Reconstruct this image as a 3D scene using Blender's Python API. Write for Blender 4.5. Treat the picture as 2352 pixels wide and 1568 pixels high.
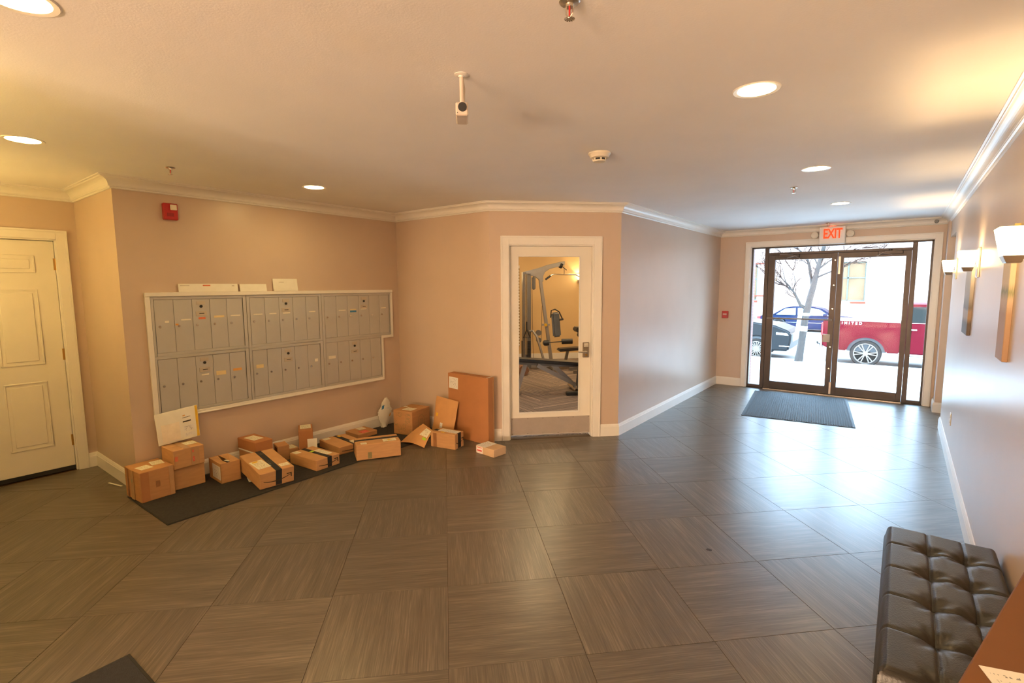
import bpy, bmesh, math, random
from mathutils import Vector, Matrix
random.seed(7)
R = math.radians
for o in list(bpy.data.objects): bpy.data.objects.remove(o, do_unlink=True)
scene = bpy.context.scene
COL = scene.collection

# ------------------------------------------------------------------ key dimensions (metres)
XM, XD, YJ, Y4, YE, C45, XL, XR = -4.821, -5.871, 1.298, 4.040, 8.697, 7.422, -2.396, 0.4226
ZC, ZCR = 2.484, 2.394              # ceiling, underside of the crown moulding
CAMZ = 1.6395
R2 = math.sqrt(2.0)
DW = C45 / R2                       # distance of the angled gym wall along its normal

# ------------------------------------------------------------------ camera
cam_d = bpy.data.cameras.new('camera'); cam = bpy.data.objects.new('camera', cam_d); COL.objects.link(cam)
cam_d.sensor_width = 36.0; cam_d.lens = 17.8715; cam_d.clip_start = 0.02; cam_d.clip_end = 300
yaw, pitch, roll = R(37.486), R(6.246), R(0.347)
cam.matrix_world = (Matrix.Translation((0, 0, CAMZ)) @ Matrix.Rotation(yaw, 4, 'Z')
                    @ Matrix.Rotation(R(90) - pitch, 4, 'X') @ Matrix.Rotation(-roll, 4, 'Z'))
scene.camera = cam

# ------------------------------------------------------------------ sky (bright overcast) and exposure
world = bpy.data.worlds.new('overcast_sky'); scene.world = world; world.use_nodes = True
bg = world.node_tree.nodes['Background']
bg.inputs['Color'].default_value = (0.46, 0.725, 1.0, 1); bg.inputs['Strength'].default_value = 8.4
scene.view_settings.view_transform = 'Standard'; scene.view_settings.look = 'None'
scene.view_settings.gamma = 1.0; scene.view_settings.use_curve_mapping = False
scene.view_settings.exposure = 1.5

# light levels of the fixtures
WARM = (1.0, 0.66, 0.30)
DOWN_STRENGTH = 37.0
SCONCE_WATT = 6.5
SHADE_STRENGTH = 7.0
FILL_STRENGTH = 128.0  # unseen lamps added behind the camera to lift the ceiling
LEFT_SHADE = 36.0

# ------------------------------------------------------------------ materials (all node based)
MATS = {}
def nodes_of(m):
    m.use_nodes = True
    nt = m.node_tree
    return nt, nt.nodes, nt.links, nt.nodes['Principled BSDF']
def lin(c): return (c[0], c[1], c[2], 1.0)
def pmat(name, col, rough=0.5, metal=0.0, var=0.08, scale=14.0, bump=0.0, bscale=None, spec=0.5, stretch=(1, 1, 1), coat=0.0, emit=None, estr=0.0):
    if name in MATS: return MATS[name]
    m = bpy.data.materials.new(name); nt, N, L, P = nodes_of(m)
    tc = N.new('ShaderNodeTexCoord'); mp = N.new('ShaderNodeMapping'); mp.inputs['Scale'].default_value = stretch
    L.new(tc.outputs['Object'], mp.inputs['Vector'])
    nz = N.new('ShaderNodeTexNoise'); nz.inputs['Scale'].default_value = scale; nz.inputs['Detail'].default_value = 4
    L.new(mp.outputs['Vector'], nz.inputs['Vector'])
    rp = N.new('ShaderNodeValToRGB')
    rp.color_ramp.elements[0].position = 0.3; rp.color_ramp.elements[1].position = 0.7
    rp.color_ramp.elements[0].color = lin([max(0, c * (1 - var)) for c in col])
    rp.color_ramp.elements[1].color = lin([min(1, c * (1 + var)) for c in col])
    L.new(nz.outputs['Fac'], rp.inputs['Fac']); L.new(rp.outputs['Color'], P.inputs['Base Color'])
    P.inputs['Roughness'].default_value = rough; P.inputs['Metallic'].default_value = metal
    P.inputs['Specular IOR Level'].default_value = spec; P.inputs['Coat Weight'].default_value = coat
    if bump:
        n2 = N.new('ShaderNodeTexNoise'); n2.inputs['Scale'].default_value = bscale or scale * 6
        L.new(mp.outputs['Vector'], n2.inputs['Vector'])
        b = N.new('ShaderNodeBump'); b.inputs['Strength'].default_value = bump; b.inputs['Distance'].default_value = 0.004
        L.new(n2.outputs['Fac'], b.inputs['Height']); L.new(b.outputs['Normal'], P.inputs['Normal'])
    if emit:
        P.inputs['Emission Color'].default_value = lin(emit); P.inputs['Emission Strength'].default_value = estr
    MATS[name] = m
    return m

def tile_mat(name, col):
    """vinyl tile with a fine brushed linen grain running along local X"""
    m = bpy.data.materials.new(name); nt, N, L, P = nodes_of(m)
    tc = N.new('ShaderNodeTexCoord'); oi = N.new('ShaderNodeObjectInfo')
    ad = N.new('ShaderNodeVectorMath'); ad.operation = 'MULTIPLY_ADD'
    cb = N.new('ShaderNodeCombineXYZ')
    for k in range(3): L.new(oi.outputs['Random'], cb.inputs[k])
    ad.inputs[1].default_value = (37, 53, 11); L.new(cb.outputs[0], ad.inputs[0]); L.new(tc.outputs['Object'], ad.inputs[2])
    mp = N.new('ShaderNodeMapping'); mp.inputs['Scale'].default_value = (5.0, 150.0, 1.0); L.new(ad.outputs[0], mp.inputs['Vector'])
    nz = N.new('ShaderNodeTexNoise'); nz.inputs['Scale'].default_value = 1.0; nz.inputs['Detail'].default_value = 3; nz.inputs['Roughness'].default_value = 0.6
    L.new(mp.outputs['Vector'], nz.inputs['Vector'])
    mp2 = N.new('ShaderNodeMapping'); mp2.inputs['Scale'].default_value = (2.0, 22.0, 1.0); L.new(ad.outputs[0], mp2.inputs['Vector'])
    n2 = N.new('ShaderNodeTexNoise'); n2.inputs['Scale'].default_value = 1.0; n2.inputs['Detail'].default_value = 2; L.new(mp2.outputs['Vector'], n2.inputs['Vector'])
    mx = N.new('ShaderNodeMix'); mx.data_type = 'FLOAT'; mx.inputs[0].default_value = 0.35
    L.new(nz.outputs['Fac'], mx.inputs[2]); L.new(n2.outputs['Fac'], mx.inputs[3])
    rp = N.new('ShaderNodeValToRGB'); e = rp.color_ramp.elements
    e[0].position = 0.34; e[0].color = lin([c * 0.68 for c in col]); e[1].position = 0.72; e[1].color = lin([c * 1.75 for c in col])
    k = e.new(0.52); k.color = lin(col)
    L.new(mx.outputs[0], rp.inputs['Fac'])
    hv = N.new('ShaderNodeHueSaturation'); mr = N.new('ShaderNodeMapRange'); mr.inputs[3].default_value = 0.93; mr.inputs[4].default_value = 1.07
    L.new(oi.outputs['Random'], mr.inputs[0]); L.new(mr.outputs[0], hv.inputs['Value']); L.new(rp.outputs['Color'], hv.inputs['Color'])
    L.new(hv.outputs['Color'], P.inputs['Base Color'])
    P.inputs['Roughness'].default_value = 0.31; P.inputs['Specular IOR Level'].default_value = 0.52
    b = N.new('ShaderNodeBump'); b.inputs['Strength'].default_value = 0.10; b.inputs['Distance'].default_value = 0.0015
    L.new(mx.outputs[0], b.inputs['Height']); L.new(b.outputs['Normal'], P.inputs['Normal'])
    return m

def glass_mat(name, tint=(1, 1, 1), refl=0.06):
    m = bpy.data.materials.new(name); m.use_nodes = True; N = m.node_tree.nodes; L = m.node_tree.links
    N.clear(); out = N.new('ShaderNodeOutputMaterial'); mx = N.new('ShaderNodeMixShader'); tr = N.new('ShaderNodeBsdfTransparent'); gl = N.new('ShaderNodeBsdfGlossy')
    fr = N.new('ShaderNodeFresnel'); fr.inputs['IOR'].default_value = 1.22
    tr.inputs['Color'].default_value = lin(tint); gl.inputs['Roughness'].default_value = 0.02
    L.new(fr.outputs[0], mx.inputs[0]); L.new(tr.outputs[0], mx.inputs[1]); L.new(gl.outputs[0], mx.inputs[2]); L.new(mx.outputs[0], out.inputs[0])
    return m

def emit_mat(name, col, s):
    m = bpy.data.materials.new(name); m.use_nodes = True; N = m.node_tree.nodes; L = m.node_tree.links
    N.clear(); out = N.new('ShaderNodeOutputMaterial'); e = N.new('ShaderNodeEmission')
    e.inputs['Color'].default_value = lin(col); e.inputs['Strength'].default_value = s
    L.new(e.outputs[0], out.inputs[0]); return m

def print_mat(name, paper, ink, rows=7.0, thr=0.52):
    """paper carrying rows of print: ink rows broken up by noise"""
    m = bpy.data.materials.new(name); nt, N, L, P = nodes_of(m)
    tc = N.new('ShaderNodeTexCoord'); sp = N.new('ShaderNodeSeparateXYZ'); L.new(tc.outputs['Generated'], sp.inputs[0])
    def math_(op, a, b):
        n = N.new('ShaderNodeMath'); n.operation = op
        for i, v in enumerate((a, b)):
            if isinstance(v, (int, float)): n.inputs[i].default_value = v
            else: L.new(v, n.inputs[i])
        return n.outputs[0]
    row = math_('FRACT', math_('MULTIPLY', sp.outputs[1], rows), 0)
    band = math_('GREATER_THAN', row, 0.62)
    inx = math_('MULTIPLY', math_('GREATER_THAN', sp.outputs[0], 0.12), math_('LESS_THAN', sp.outputs[0], 0.86))
    iny = math_('MULTIPLY', math_('GREATER_THAN', sp.outputs[1], 0.1), math_('LESS_THAN', sp.outputs[1], 0.9))
    mp = N.new('ShaderNodeMapping'); mp.inputs['Scale'].default_value = (14, rows, 1); L.new(tc.outputs['Generated'], mp.inputs[0])
    nz = N.new('ShaderNodeTexNoise'); nz.inputs['Scale'].default_value = 1.0; L.new(mp.outputs[0], nz.inputs['Vector'])
    on = math_('MULTIPLY', math_('MULTIPLY', band, math_('GREATER_THAN', nz.outputs['Fac'], thr)), math_('MULTIPLY', inx, iny))
    mx = N.new('ShaderNodeMix'); mx.data_type = 'RGBA'; mx.inputs[6].default_value = lin(paper); mx.inputs[7].default_value = lin(ink)
    L.new(on, mx.inputs[0]); L.new(mx.outputs[2], P.inputs['Base Color']); P.inputs['Roughness'].default_value = 0.55
    return m

def stripe_mat(name, cols, axis, freq, rough=0.9):
    """cut-pile stripes in an uneven sequence along one local axis"""
    m = bpy.data.materials.new(name); nt, N, L, P = nodes_of(m)
    tc = N.new('ShaderNodeTexCoord'); mp = N.new('ShaderNodeMapping'); s = [0.001] * 3; s[axis] = freq; mp.inputs['Scale'].default_value = s
    oi = N.new('ShaderNodeObjectInfo'); cb = N.new('ShaderNodeCombineXYZ')
    for k in range(3): L.new(oi.outputs['Random'], cb.inputs[k])
    ad = N.new('ShaderNodeVectorMath'); ad.operation = 'MULTIPLY_ADD'; ad.inputs[1].default_value = (5, 5, 5)
    L.new(cb.outputs[0], ad.inputs[0]); L.new(tc.outputs['Object'], ad.inputs[2]); L.new(ad.outputs[0], mp.inputs[0])
    nz = N.new('ShaderNodeTexNoise'); nz.inputs['Scale'].default_value = 1.0; nz.inputs['Detail'].default_value = 2; L.new(mp.outputs[0], nz.inputs['Vector'])
    rp = N.new('ShaderNodeValToRGB'); rp.color_ramp.interpolation = 'CONSTANT'
    e = rp.color_ramp.elements; e[0].position = 0; e[0].color = lin(cols[0]); e[1].position = 0.62; e[1].color = lin(cols[-1])
    for i, c in enumerate(cols[1:-1]): k = e.new(0.38 + 0.12 * i); k.color = lin(c)
    L.new(nz.outputs['Fac'], rp.inputs[0]); L.new(rp.outputs[0], P.inputs['Base Color']); P.inputs['Roughness'].default_value = rough
    return m

def brick_mat(name, c1, c2, mortar, scale=4.0):
    m = bpy.data.materials.new(name); nt, N, L, P = nodes_of(m)
    tc = N.new('ShaderNodeTexCoord'); mp = N.new('ShaderNodeMapping'); mp.inputs['Rotation'].default_value = (R(90), 0, 0)
    L.new(tc.outputs['Object'], mp.inputs[0]); bt = N.new('ShaderNodeTexBrick'); bt.inputs['Scale'].default_value = scale
    bt.inputs['Color1'].default_value = lin(c1); bt.inputs['Color2'].default_value = lin(c2); bt.inputs['Mortar'].default_value = lin(mortar)
    L.new(mp.outputs[0], bt.inputs['Vector']); L.new(bt.outputs['Color'], P.inputs['Base Color']); P.inputs['Roughness'].default_value = 0.85
    return m

WALL = pmat('wall_paint_beige', (0.60, 0.47, 0.375), 0.35, var=0.02, scale=3, bump=0.03, bscale=180, spec=0.5)
CEIL = pmat('ceiling_paint', (0.88, 0.86, 0.86), 0.8, var=0.02, scale=2, bump=0.12, bscale=120, spec=0.2)
WHITE = pmat('white_trim_paint', (0.82, 0.79, 0.74), 0.32, var=0.02, scale=4, spec=0.45)
DOORP = pmat('white_door_paint', (0.80, 0.76, 0.68), 0.38, var=0.02, scale=4)
GROUT = pmat('floor_joint', (0.09, 0.055, 0.035), 0.7)
TILE = tile_mat('linen_vinyl_tile', (0.125, 0.106, 0.084))
METALGREY = pmat('mailbox_aluminium', (0.54, 0.53, 0.515), 0.42, metal=0.25, var=0.03, scale=5)
BRONZE = pmat('dark_bronze_aluminium', (0.055, 0.045, 0.042), 0.38, metal=0.5, var=0.1, scale=8)
GLASS = glass_mat('clear_glass')
CHROME = pmat('satin_nickel', (0.62, 0.58, 0.52), 0.25, metal=1.0, var=0.03)
BRASS = pmat('brass', (0.55, 0.36, 0.12), 0.35, metal=1.0, var=0.05)
BLACKP = pmat('black_plastic', (0.02, 0.02, 0.022), 0.45, var=0.1)
WHITEP = pmat('white_plastic', (0.80, 0.78, 0.74), 0.4, var=0.02)
RED = pmat('red_enamel', (0.50, 0.02, 0.02), 0.35, var=0.05)
CARD = pmat('cardboard', (0.58, 0.325, 0.145), 0.75, var=0.07, scale=9, bump=0.05, bscale=90, stretch=(1, 1, 5))
CARD2 = pmat('cardboard_dark', (0.52, 0.27, 0.115), 0.75, var=0.07, scale=9, bump=0.05, bscale=90, stretch=(1, 1, 5))
CARD3 = pmat('cardboard_pale', (0.62, 0.42, 0.25), 0.75, var=0.06, scale=9, bump=0.05, bscale=90)
CARDRED = pmat('cardboard_reddish', (0.46, 0.20, 0.08), 0.7, var=0.06, scale=6)
KRAFT = pmat('kraft_paper', (0.62, 0.33, 0.13), 0.65, var=0.08, scale=7, bump=0.15, bscale=20)
SEAM = pmat('cardboard_seam', (0.16, 0.07, 0.03), 0.9)
LABEL = print_mat('shipping_label', (0.85, 0.80, 0.62), (0.40, 0.33, 0.16), 7)
LABELW = print_mat('white_shipping_label', (0.80, 0.79, 0.76), (0.25, 0.25, 0.27), 8, 0.55)
LABELRED = print_mat('red_banded_label', (0.85, 0.75, 0.70), (0.62, 0.03, 0.03), 2.0, 0.2)
REDSTICK = print_mat('red_sticker_print', (0.72, 0.09, 0.05), (0.85, 0.40, 0.30), 3, 0.45)
TAPE = print_mat('black_packing_tape', (0.018, 0.022, 0.030), (0.20, 0.17, 0.13), 2.0, 0.56)
CLEARTAPE = pmat('shiny_clear_tape', (0.55, 0.33, 0.17), 0.15, var=0.05)
INK = pmat('black_ink', (0.05, 0.035, 0.02), 0.7)
FAINTINK = pmat('faint_green_ink', (0.26, 0.22, 0.10), 0.7)
YELLOW = pmat('yellow_print', (0.80, 0.50, 0.03), 0.5)
ORANGE = pmat('orange_sticker', (0.75, 0.35, 0.08), 0.5)
GREENS = pmat('lime_sticker', (0.42, 0.70, 0.05), 0.5)
BLUES = pmat('blue_sticker', (0.04, 0.22, 0.48), 0.5)
PAPER = pmat('white_paper', (0.84, 0.82, 0.74), 0.6, var=0.03)
POLY = pmat('white_poly_film', (0.82, 0.80, 0.72), 0.28, var=0.04, scale=6, bump=0.5, bscale=14)
MATDK = pmat('charcoal_mat_pile', (0.030, 0.028, 0.027), 0.95, var=0.25, scale=60, bump=0.5, bscale=300)
MATGY = pmat('grey_mat_pile', (0.070, 0.078, 0.085), 0.95, var=0.2, scale=60, bump=0.5, bscale=300)
RUBBER = pmat('black_rubber', (0.018, 0.018, 0.018), 0.7, var=0.1)
LEATHER = pmat('black_leather', (0.022, 0.018, 0.015), 0.34, var=0.15, scale=30, bump=0.2, bscale=160, spec=0.5)

# ------------------------------------------------------------------ mesh builder
class B:
    def __init__(s): s.bm = bmesh.new()
    def poly(s, pts):
        vs = [s.bm.verts.new(p) for p in pts]
        try: s.bm.faces.new(vs)
        except ValueError: pass
        return s
    def hexa(s, p):
        v = [s.bm.verts.new(q) for q in p]
        for f in ((0, 3, 2, 1), (4, 5, 6, 7), (0, 1, 5, 4), (1, 2, 6, 5), (2, 3, 7, 6), (3, 0, 4, 7)): s.bm.faces.new([v[i] for i in f])
        return s
    def box(s, x0, x1, y0, y1, z0, z1):
        return s.hexa([(x0, y0, z0), (x1, y0, z0), (x1, y1, z0), (x0, y1, z0), (x0, y0, z1), (x1, y0, z1), (x1, y1, z1), (x0, y1, z1)])
    def obox(s, c, size, M):
        h = [v / 2 for v in size]; pts = []
        for z in (-1, 1):
            for x, y in ((-1, -1), (1, -1), (1, 1), (-1, 1)):
                pts.append(Vector(c) + M @ Vector((x * h[0], y * h[1], z * h[2])))
        return s.hexa(pts)
    def bar(s, p0, p1, w, t, up=(0, 0, 1)):
        p0, p1 = Vector(p0), Vector(p1); d = (p1 - p0); l = d.length; d.normalize()
        u = Vector(up); sd = d.cross(u)
        if sd.length < 1e-4: sd = d.cross(Vector((0, 1, 0)))
        sd.normalize(); n = sd.cross(d)
        M = Matrix((d, sd, n)).transposed()
        return s.obox((p0 + p1) / 2, (l, w, t), M)
    def prism(s, poly, axis, d0, d1):
        def P(a, b, d): return {'x': (d, a, b), 'y': (a, d, b), 'z': (a, b, d)}[axis]
        n = len(poly); v0 = [s.bm.verts.new(P(a, b, d0)) for a, b in poly]; v1 = [s.bm.verts.new(P(a, b, d1)) for a, b in poly]
        s.bm.faces.new(v0); s.bm.faces.new(v1[::-1])
        for i in range(n): s.bm.faces.new((v0[i], v1[i], v1[(i + 1) % n], v0[(i + 1) % n]))
        return s
    def tube(s, path, r, n=8, cap=True):
        path = [Vector(p) for p in path]; rs = r if isinstance(r, (list, tuple)) else [r] * len(path); rings = []
        prev = None
        for i, p in enumerate(path):
            t = (path[min(i + 1, len(path) - 1)] - path[max(i - 1, 0)]).normalized()
            if prev is None:
                a = t.cross(Vector((0, 0, 1)))
                if a.length < 1e-3: a = t.cross(Vector((0, 1, 0)))
            else: a = prev - t * prev.dot(t)
            a.normalize(); prev = a; b = t.cross(a)
            rings.append([s.bm.verts.new(p + (a * math.cos(2 * math.pi * k / n) + b * math.sin(2 * math.pi * k / n)) * rs[i]) for k in range(n)])
        for i in range(len(rings) - 1):
            for k in range(n): s.bm.faces.new((rings[i][k], rings[i][(k + 1) % n], rings[i + 1][(k + 1) % n], rings[i + 1][k]))
        if cap: s.bm.faces.new(rings[0][::-1]); s.bm.faces.new(rings[-1])
        return s
    def cyl(s, p0, p1, r, r1=None, n=20): return s.tube([p0, p1], [r, r if r1 is None else r1], n)
    def lathe(s, prof, c=(0, 0, 0), axis='z', n=28, close=False, cap=True):
        rings = []
        for r, h in prof:
            ring = []
            for k in range(n):
                a = 2 * math.pi * k / n; x, y = r * math.cos(a), r * math.sin(a)
                q = {'z': (x, y, h), 'y': (x, h, y), 'x': (h, x, y)}[axis]
                ring.append(s.bm.verts.new((c[0] + q[0], c[1] + q[1], c[2] + q[2])))
            rings.append(ring)
        for i in range(len(rings) - (0 if close else 1)):
            a, b = rings[i], rings[(i + 1) % len(rings)]
            for k in range(n): s.bm.faces.new((a[k], a[(k + 1) % n], b[(k + 1) % n], b[k]))
        if not close and cap:
            if prof[0][0] > 1e-5: s.bm.faces.new(rings[0][::-1])
            if prof[-1][0] > 1e-5: s.bm.faces.new(rings[-1])
        return s
    def grid(s, nx, ny, fn, thick=0.0):
        vs = [[s.bm.verts.new(fn(i / nx, j / ny)) for j in range(ny + 1)] for i in range(nx + 1)]
        fs = []
        for i in range(nx):
            for j in range(ny): fs.append(s.bm.faces.new((vs[i][j], vs[i + 1][j], vs[i + 1][j + 1], vs[i][j + 1])))
        if thick: bmesh.ops.solidify(s.bm, geom=fs, thickness=thick)
        return s
    def mesh(s, name, bevel=0.0, smooth=False, seg=1):
        bmesh.ops.remove_doubles(s.bm, verts=s.bm.verts, dist=1e-6)
        if bevel:
            es = [e for e in s.bm.edges if len(e.link_faces) == 2 and e.calc_face_angle(0) > 0.5]
            bmesh.ops.bevel(s.bm, geom=es, offset=bevel, segments=seg, affect='EDGES', clamp_overlap=True)
        bmesh.ops.recalc_face_normals(s.bm, faces=s.bm.faces)
        me = bpy.data.meshes.new(name); s.bm.to_mesh(me); s.bm.free()
        if smooth:
            for p in me.polygons: p.use_smooth = True
            try: me.set_sharp_from_angle(angle=R(35))
            except Exception: pass
        return me
    def done(s, name, mat, parent=None, loc=(0, 0, 0), rot=(0, 0, 0), bevel=0.0, smooth=False, seg=1):
        return link(name, s.mesh(name, bevel, smooth, seg), mat, parent, loc, rot)

def link(name, me, mat, parent=None, loc=(0, 0, 0), rot=(0, 0, 0)):
    o = bpy.data.objects.new(name, me); COL.objects.link(o)
    if mat is not None and not me.materials: me.materials.append(mat)
    o.parent = parent; o.location = loc; o.rotation_euler = rot
    return o
def tag(o, label, cat, group=None):
    o['label'] = label; o['category'] = cat
    if group: o['group'] = group
    return o
def thing(name, label, cat, loc=(0, 0, 0), rz=0.0, group=None):
    o = bpy.data.objects.new(name, None); o.empty_display_size = 0.05; COL.objects.link(o)
    o.location = loc; o.rotation_euler = (0, 0, rz)
    return tag(o, label, cat, group)
def struct(o): o['kind'] = 'structure'; return o
def stuff(o): o['kind'] = 'stuff'; return o
def sroot(name, loc=(0, 0, 0), rz=0.0):
    o = bpy.data.objects.new(name, None); o.empty_display_size = 0.05; COL.objects.link(o)
    o.location = loc; o.rotation_euler = (0, 0, rz); return struct(o)
def text_mesh(txt, size, depth=0.0, bold=0.0, spacing=1.0):
    cu = bpy.data.curves.new('lettering', 'FONT'); cu.body = txt; cu.size = size; cu.extrude = depth; cu.offset = bold
    cu.align_x = 'CENTER'; cu.align_y = 'CENTER'; cu.space_character = spacing
    t = bpy.data.objects.new('lettering', cu); COL.objects.link(t)
    me = bpy.data.meshes.new_from_object(t.evaluated_get(bpy.context.evaluated_depsgraph_get()))
    bpy.data.objects.remove(t, do_unlink=True); return me
def gp(u, w, z=0.0):                       # gym frame (along angled wall, depth behind it) -> world
    return ((u - DW - w) / R2, (u + DW + w) / R2, z)

# ------------------------------------------------------------------ room shell
XH, YB, YL = -2.70, -6.2, -0.10        # hall behind the photographer, lobby back wall
ROOM = [(XH, YB), (XR, YB), (XR, 7.45), (1.25, 7.45), (1.25, 8.33), (0.40, 8.33), (0.40, YE), (XL, YE),
        (XL, XL + C45), (Y4 - C45, Y4), (XM, Y4), (XM, YJ), (XD, YJ), (XD, YL), (XH, YL)]
def clip_poly(subject, clip):              # Sutherland-Hodgman, convex CCW clip polygon
    out = subject
    for i in range(len(clip)):
        a, b = clip[i], clip[(i + 1) % len(clip)]
        inp, out = out, []
        if not inp: return []
        def side(p): return (b[0] - a[0]) * (p[1] - a[1]) - (b[1] - a[1]) * (p[0] - a[0])
        for k in range(len(inp)):
            p, q = inp[k - 1], inp[k]; sp, sq = side(p), side(q)
            if sq >= -1e-9:
                if sp < -1e-9:
                    t = sp / (sp - sq); out.append((p[0] + t * (q[0] - p[0]), p[1] + t * (q[1] - p[1])))
                out.append(q)
            elif sp >= -1e-9:
                t = sp / (sp - sq); out.append((p[0] + t * (q[0] - p[0]), p[1] + t * (q[1] - p[1])))
    res = []
    for p in out:
        if not res or math.hypot(p[0] - res[-1][0], p[1] - res[-1][1]) > 1e-4: res.append(p)
    if len(res) > 1 and math.hypot(res[0][0] - res[-1][0], res[0][1] - res[-1][1]) < 1e-4: res.pop()
    return res
def area(p): return 0.5 * abs(sum(p[i][0] * p[(i + 1) % len(p)][1] - p[(i + 1) % len(p)][0] * p[i][1] for i in range(len(p))))
def outset(poly, d):
    n = len(poly); out = []
    for i in range(n):
        p0, p1, p2 = Vector(poly[i - 1]), Vector(poly[i]), Vector(poly[(i + 1) % n])
        d1, d2 = (p1 - p0).normalized(), (p2 - p1).normalized()
        n1, n2 = Vector((d1.y, -d1.x)), Vector((d2.y, -d2.x))
        m = (n1 + n2) / (1 + n1.dot(n2)); out.append(tuple(p1 + m * d))
    return out

floor = struct(B().prism(outset(ROOM, 0.10), 'z', -0.12, -0.0022).done('floor', GROUT))
TS, TU, TV = 0.6096, -0.01356, 2.04534
full = {}
for i in range(-10, 20):
    for j in range(-12, 16):
        gap = 0.0011; a0, b0 = TU + i * TS, TV + j * TS
        sq = [(a0 + gap, b0 + gap), (a0 + TS - gap, b0 + gap), (a0 + TS - gap, b0 + TS - gap), (a0 + gap, b0 + TS - gap)]
        sqw = [((a - b) / R2, (a + b) / R2) for a, b in sq]
        pc = clip_poly(ROOM, sqw)
        if len(pc) < 3 or area(pc) < 2e-4: continue
        cx, cy = ((a0 + TS / 2) - (b0 + TS / 2)) / R2, ((a0 + TS / 2) + (b0 + TS / 2)) / R2
        rz = R(45) + (R(90) if (i + j) % 2 else 0.0)
        c, s_ = math.cos(-rz), math.sin(-rz)
        loc = [((x - cx) * c - (y - cy) * s_, (x - cx) * s_ + (y - cy) * c) for x, y in pc]
        if area(pc) > TS * TS * 0.985:
            if 'm' not in full:
                h = TS / 2 - gap
                full['m'] = B().prism([(-h, -h), (h, -h), (h, h), (-h, h)], 'z', -0.006, 0.0).mesh('tile', bevel=0.0007); full['m'].materials.append(TILE)
            me = full['m']
        else:
            me = B().prism(loc, 'z', -0.006, 0.0).mesh('tile'); me.materials.append(TILE)
        link('tile', me, None, floor, (cx, cy, 0), (0, 0, rz))

struct(B().prism(outset(ROOM, 0.10), 'z', ZC, ZC + 0.12).done('ceiling', CEIL))

T = 0.12
# left wall with the panelled door
D0, D1, DH = 0.235, 1.150, 2.062
struct(B().box(XD - T, XD, YL - T, D0, 0, ZC).box(XD - T, XD, D1, YJ + T, 0, ZC).box(XD - T, XD, D0, D1, DH, ZC).done('wall_left', WALL))
struct(B().box(XD, XM - T, YJ, YJ + T, 0, ZC).done('wall_return', WALL))
struct(B().box(XM - T, XM, YJ, Y4 + T, 0, ZC).done('wall_mailbox', WALL))
struct(B().box(XM, Y4 - C45, Y4, Y4 + T, 0, ZC).done('wall_corner', WALL))
UA, UB = (Y4 - C45 + Y4) / R2, (XL + XL + C45) / R2
G0, G1, GH = 0.662, 1.567, 2.062
gw = struct(B().box(UA, G0, 0, T, 0, ZC).box(G1, UB, 0, T, 0, ZC).box(G0, G1, 0, T, GH, ZC).done('wall_angled', WALL, None, gp(0, 0), (0, 0, R(45))))
struct(B().box(XL - T, XL, XL + C45, YE + 0.25, 0, ZC).done('wall_corridor', WALL))
EX0, EX1, EZ = -1.935, 0.298, 2.222
struct(B().box(XL, EX0, YE, YE + 0.25, 0, ZC).box(EX1, 1.35, YE, YE + 0.25, 0, ZC).box(EX0, EX1, YE, YE + 0.25, EZ, ZC).done('wall_end', WALL))
struct(B().box(0.402, 1.25, 8.33, YE, 0, ZC).done('wall_pilaster', WALL))
struct(B().box(XR, XR + T, YB - T, 7.45, 0, ZC).box(XR, XR + T, 7.45, 8.33, 2.20, ZC).done('wall_right', WALL))
struct(B().box(1.25, 1.37, 7.33, YE, 0, ZC).box(XR + T, 1.25, 7.33, 7.45, 0, ZC).done('wall_alcove', WALL))
struct(B().box(XH - T, XR + T, YB - T, YB, 0, ZC).done('wall_back', WALL))
struct(B().box(XD, XH, YL - T, YL, 0, ZC).done('wall_lobby_back', WALL))
struct(B().box(XH - T, XH, YB, YL - T, 0, ZC).done('wall_hall_left', WALL))

# crown moulding and baseboards, mitred at the corners
def miter(pts, i, closed=True):
    n = len(pts); p0, p1, p2 = Vector(pts[i - 1]), Vector(pts[i]), Vector(pts[(i + 1) % n])
    d1, d2 = (p1 - p0).normalized(), (p2 - p1).normalized()
    n1, n2 = Vector((-d1.y, d1.x)), Vector((-d2.y, d2.x))
    return (n1 + n2) / (1 + n1.dot(n2))
def run(name, p, q, mp, mq, prof, mat):
    b = B(); rows = []
    for pt, m in ((p, mp), (q, mq)):
        rows.append([b.bm.verts.new((pt[0] + m[0] * d, pt[1] + m[1] * d, z)) for d, z in prof])
    n = len(prof)
    for k in range(n): b.bm.faces.new((rows[0][k], rows[0][(k + 1) % n], rows[1][(k + 1) % n], rows[1][k]))
    b.bm.faces.new(rows[0]); b.bm.faces.new(rows[1][::-1])
    return struct(b.done(name, mat))
CR = [(XH, YB), (XR, YB), (XR, YE), (XL, YE), (XL, XL + C45), (Y4 - C45, Y4), (XM, Y4), (XM, YJ), (XD, YJ), (XD, YL), (XH, YL)]
crown = [(-0.01, ZCR), (0.010, ZCR), (0.014, ZCR + 0.006), (0.012, ZCR + 0.012), (0.022, ZCR + 0.016), (0.024, ZCR + 0.022)]
for k in range(9):
    a = k / 8 * math.pi / 2; crown.append((0.026 + 0.052 * (1 - math.cos(a)), ZCR + 0.024 + 0.047 * math.sin(a)))
crown += [(0.082, ZCR + 0.073), (0.084, ZCR + 0.080), (0.095, ZCR + 0.083), (0.096, ZC), (-0.01, ZC)]
for i in range(len(CR)):
    run('trim_%d' % (i + 1), CR[i], CR[(i + 1) % len(CR)], miter(CR, i), miter(CR, (i + 1) % len(CR)), crown, WHITE)
base = [(-0.005, 0.0), (0.016, 0.0), (0.016, 0.100), (0.013, 0.106), (0.013, 0.112), (0.009, 0.122), (0.006, 0.130), (-0.005, 0.130)]
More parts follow.
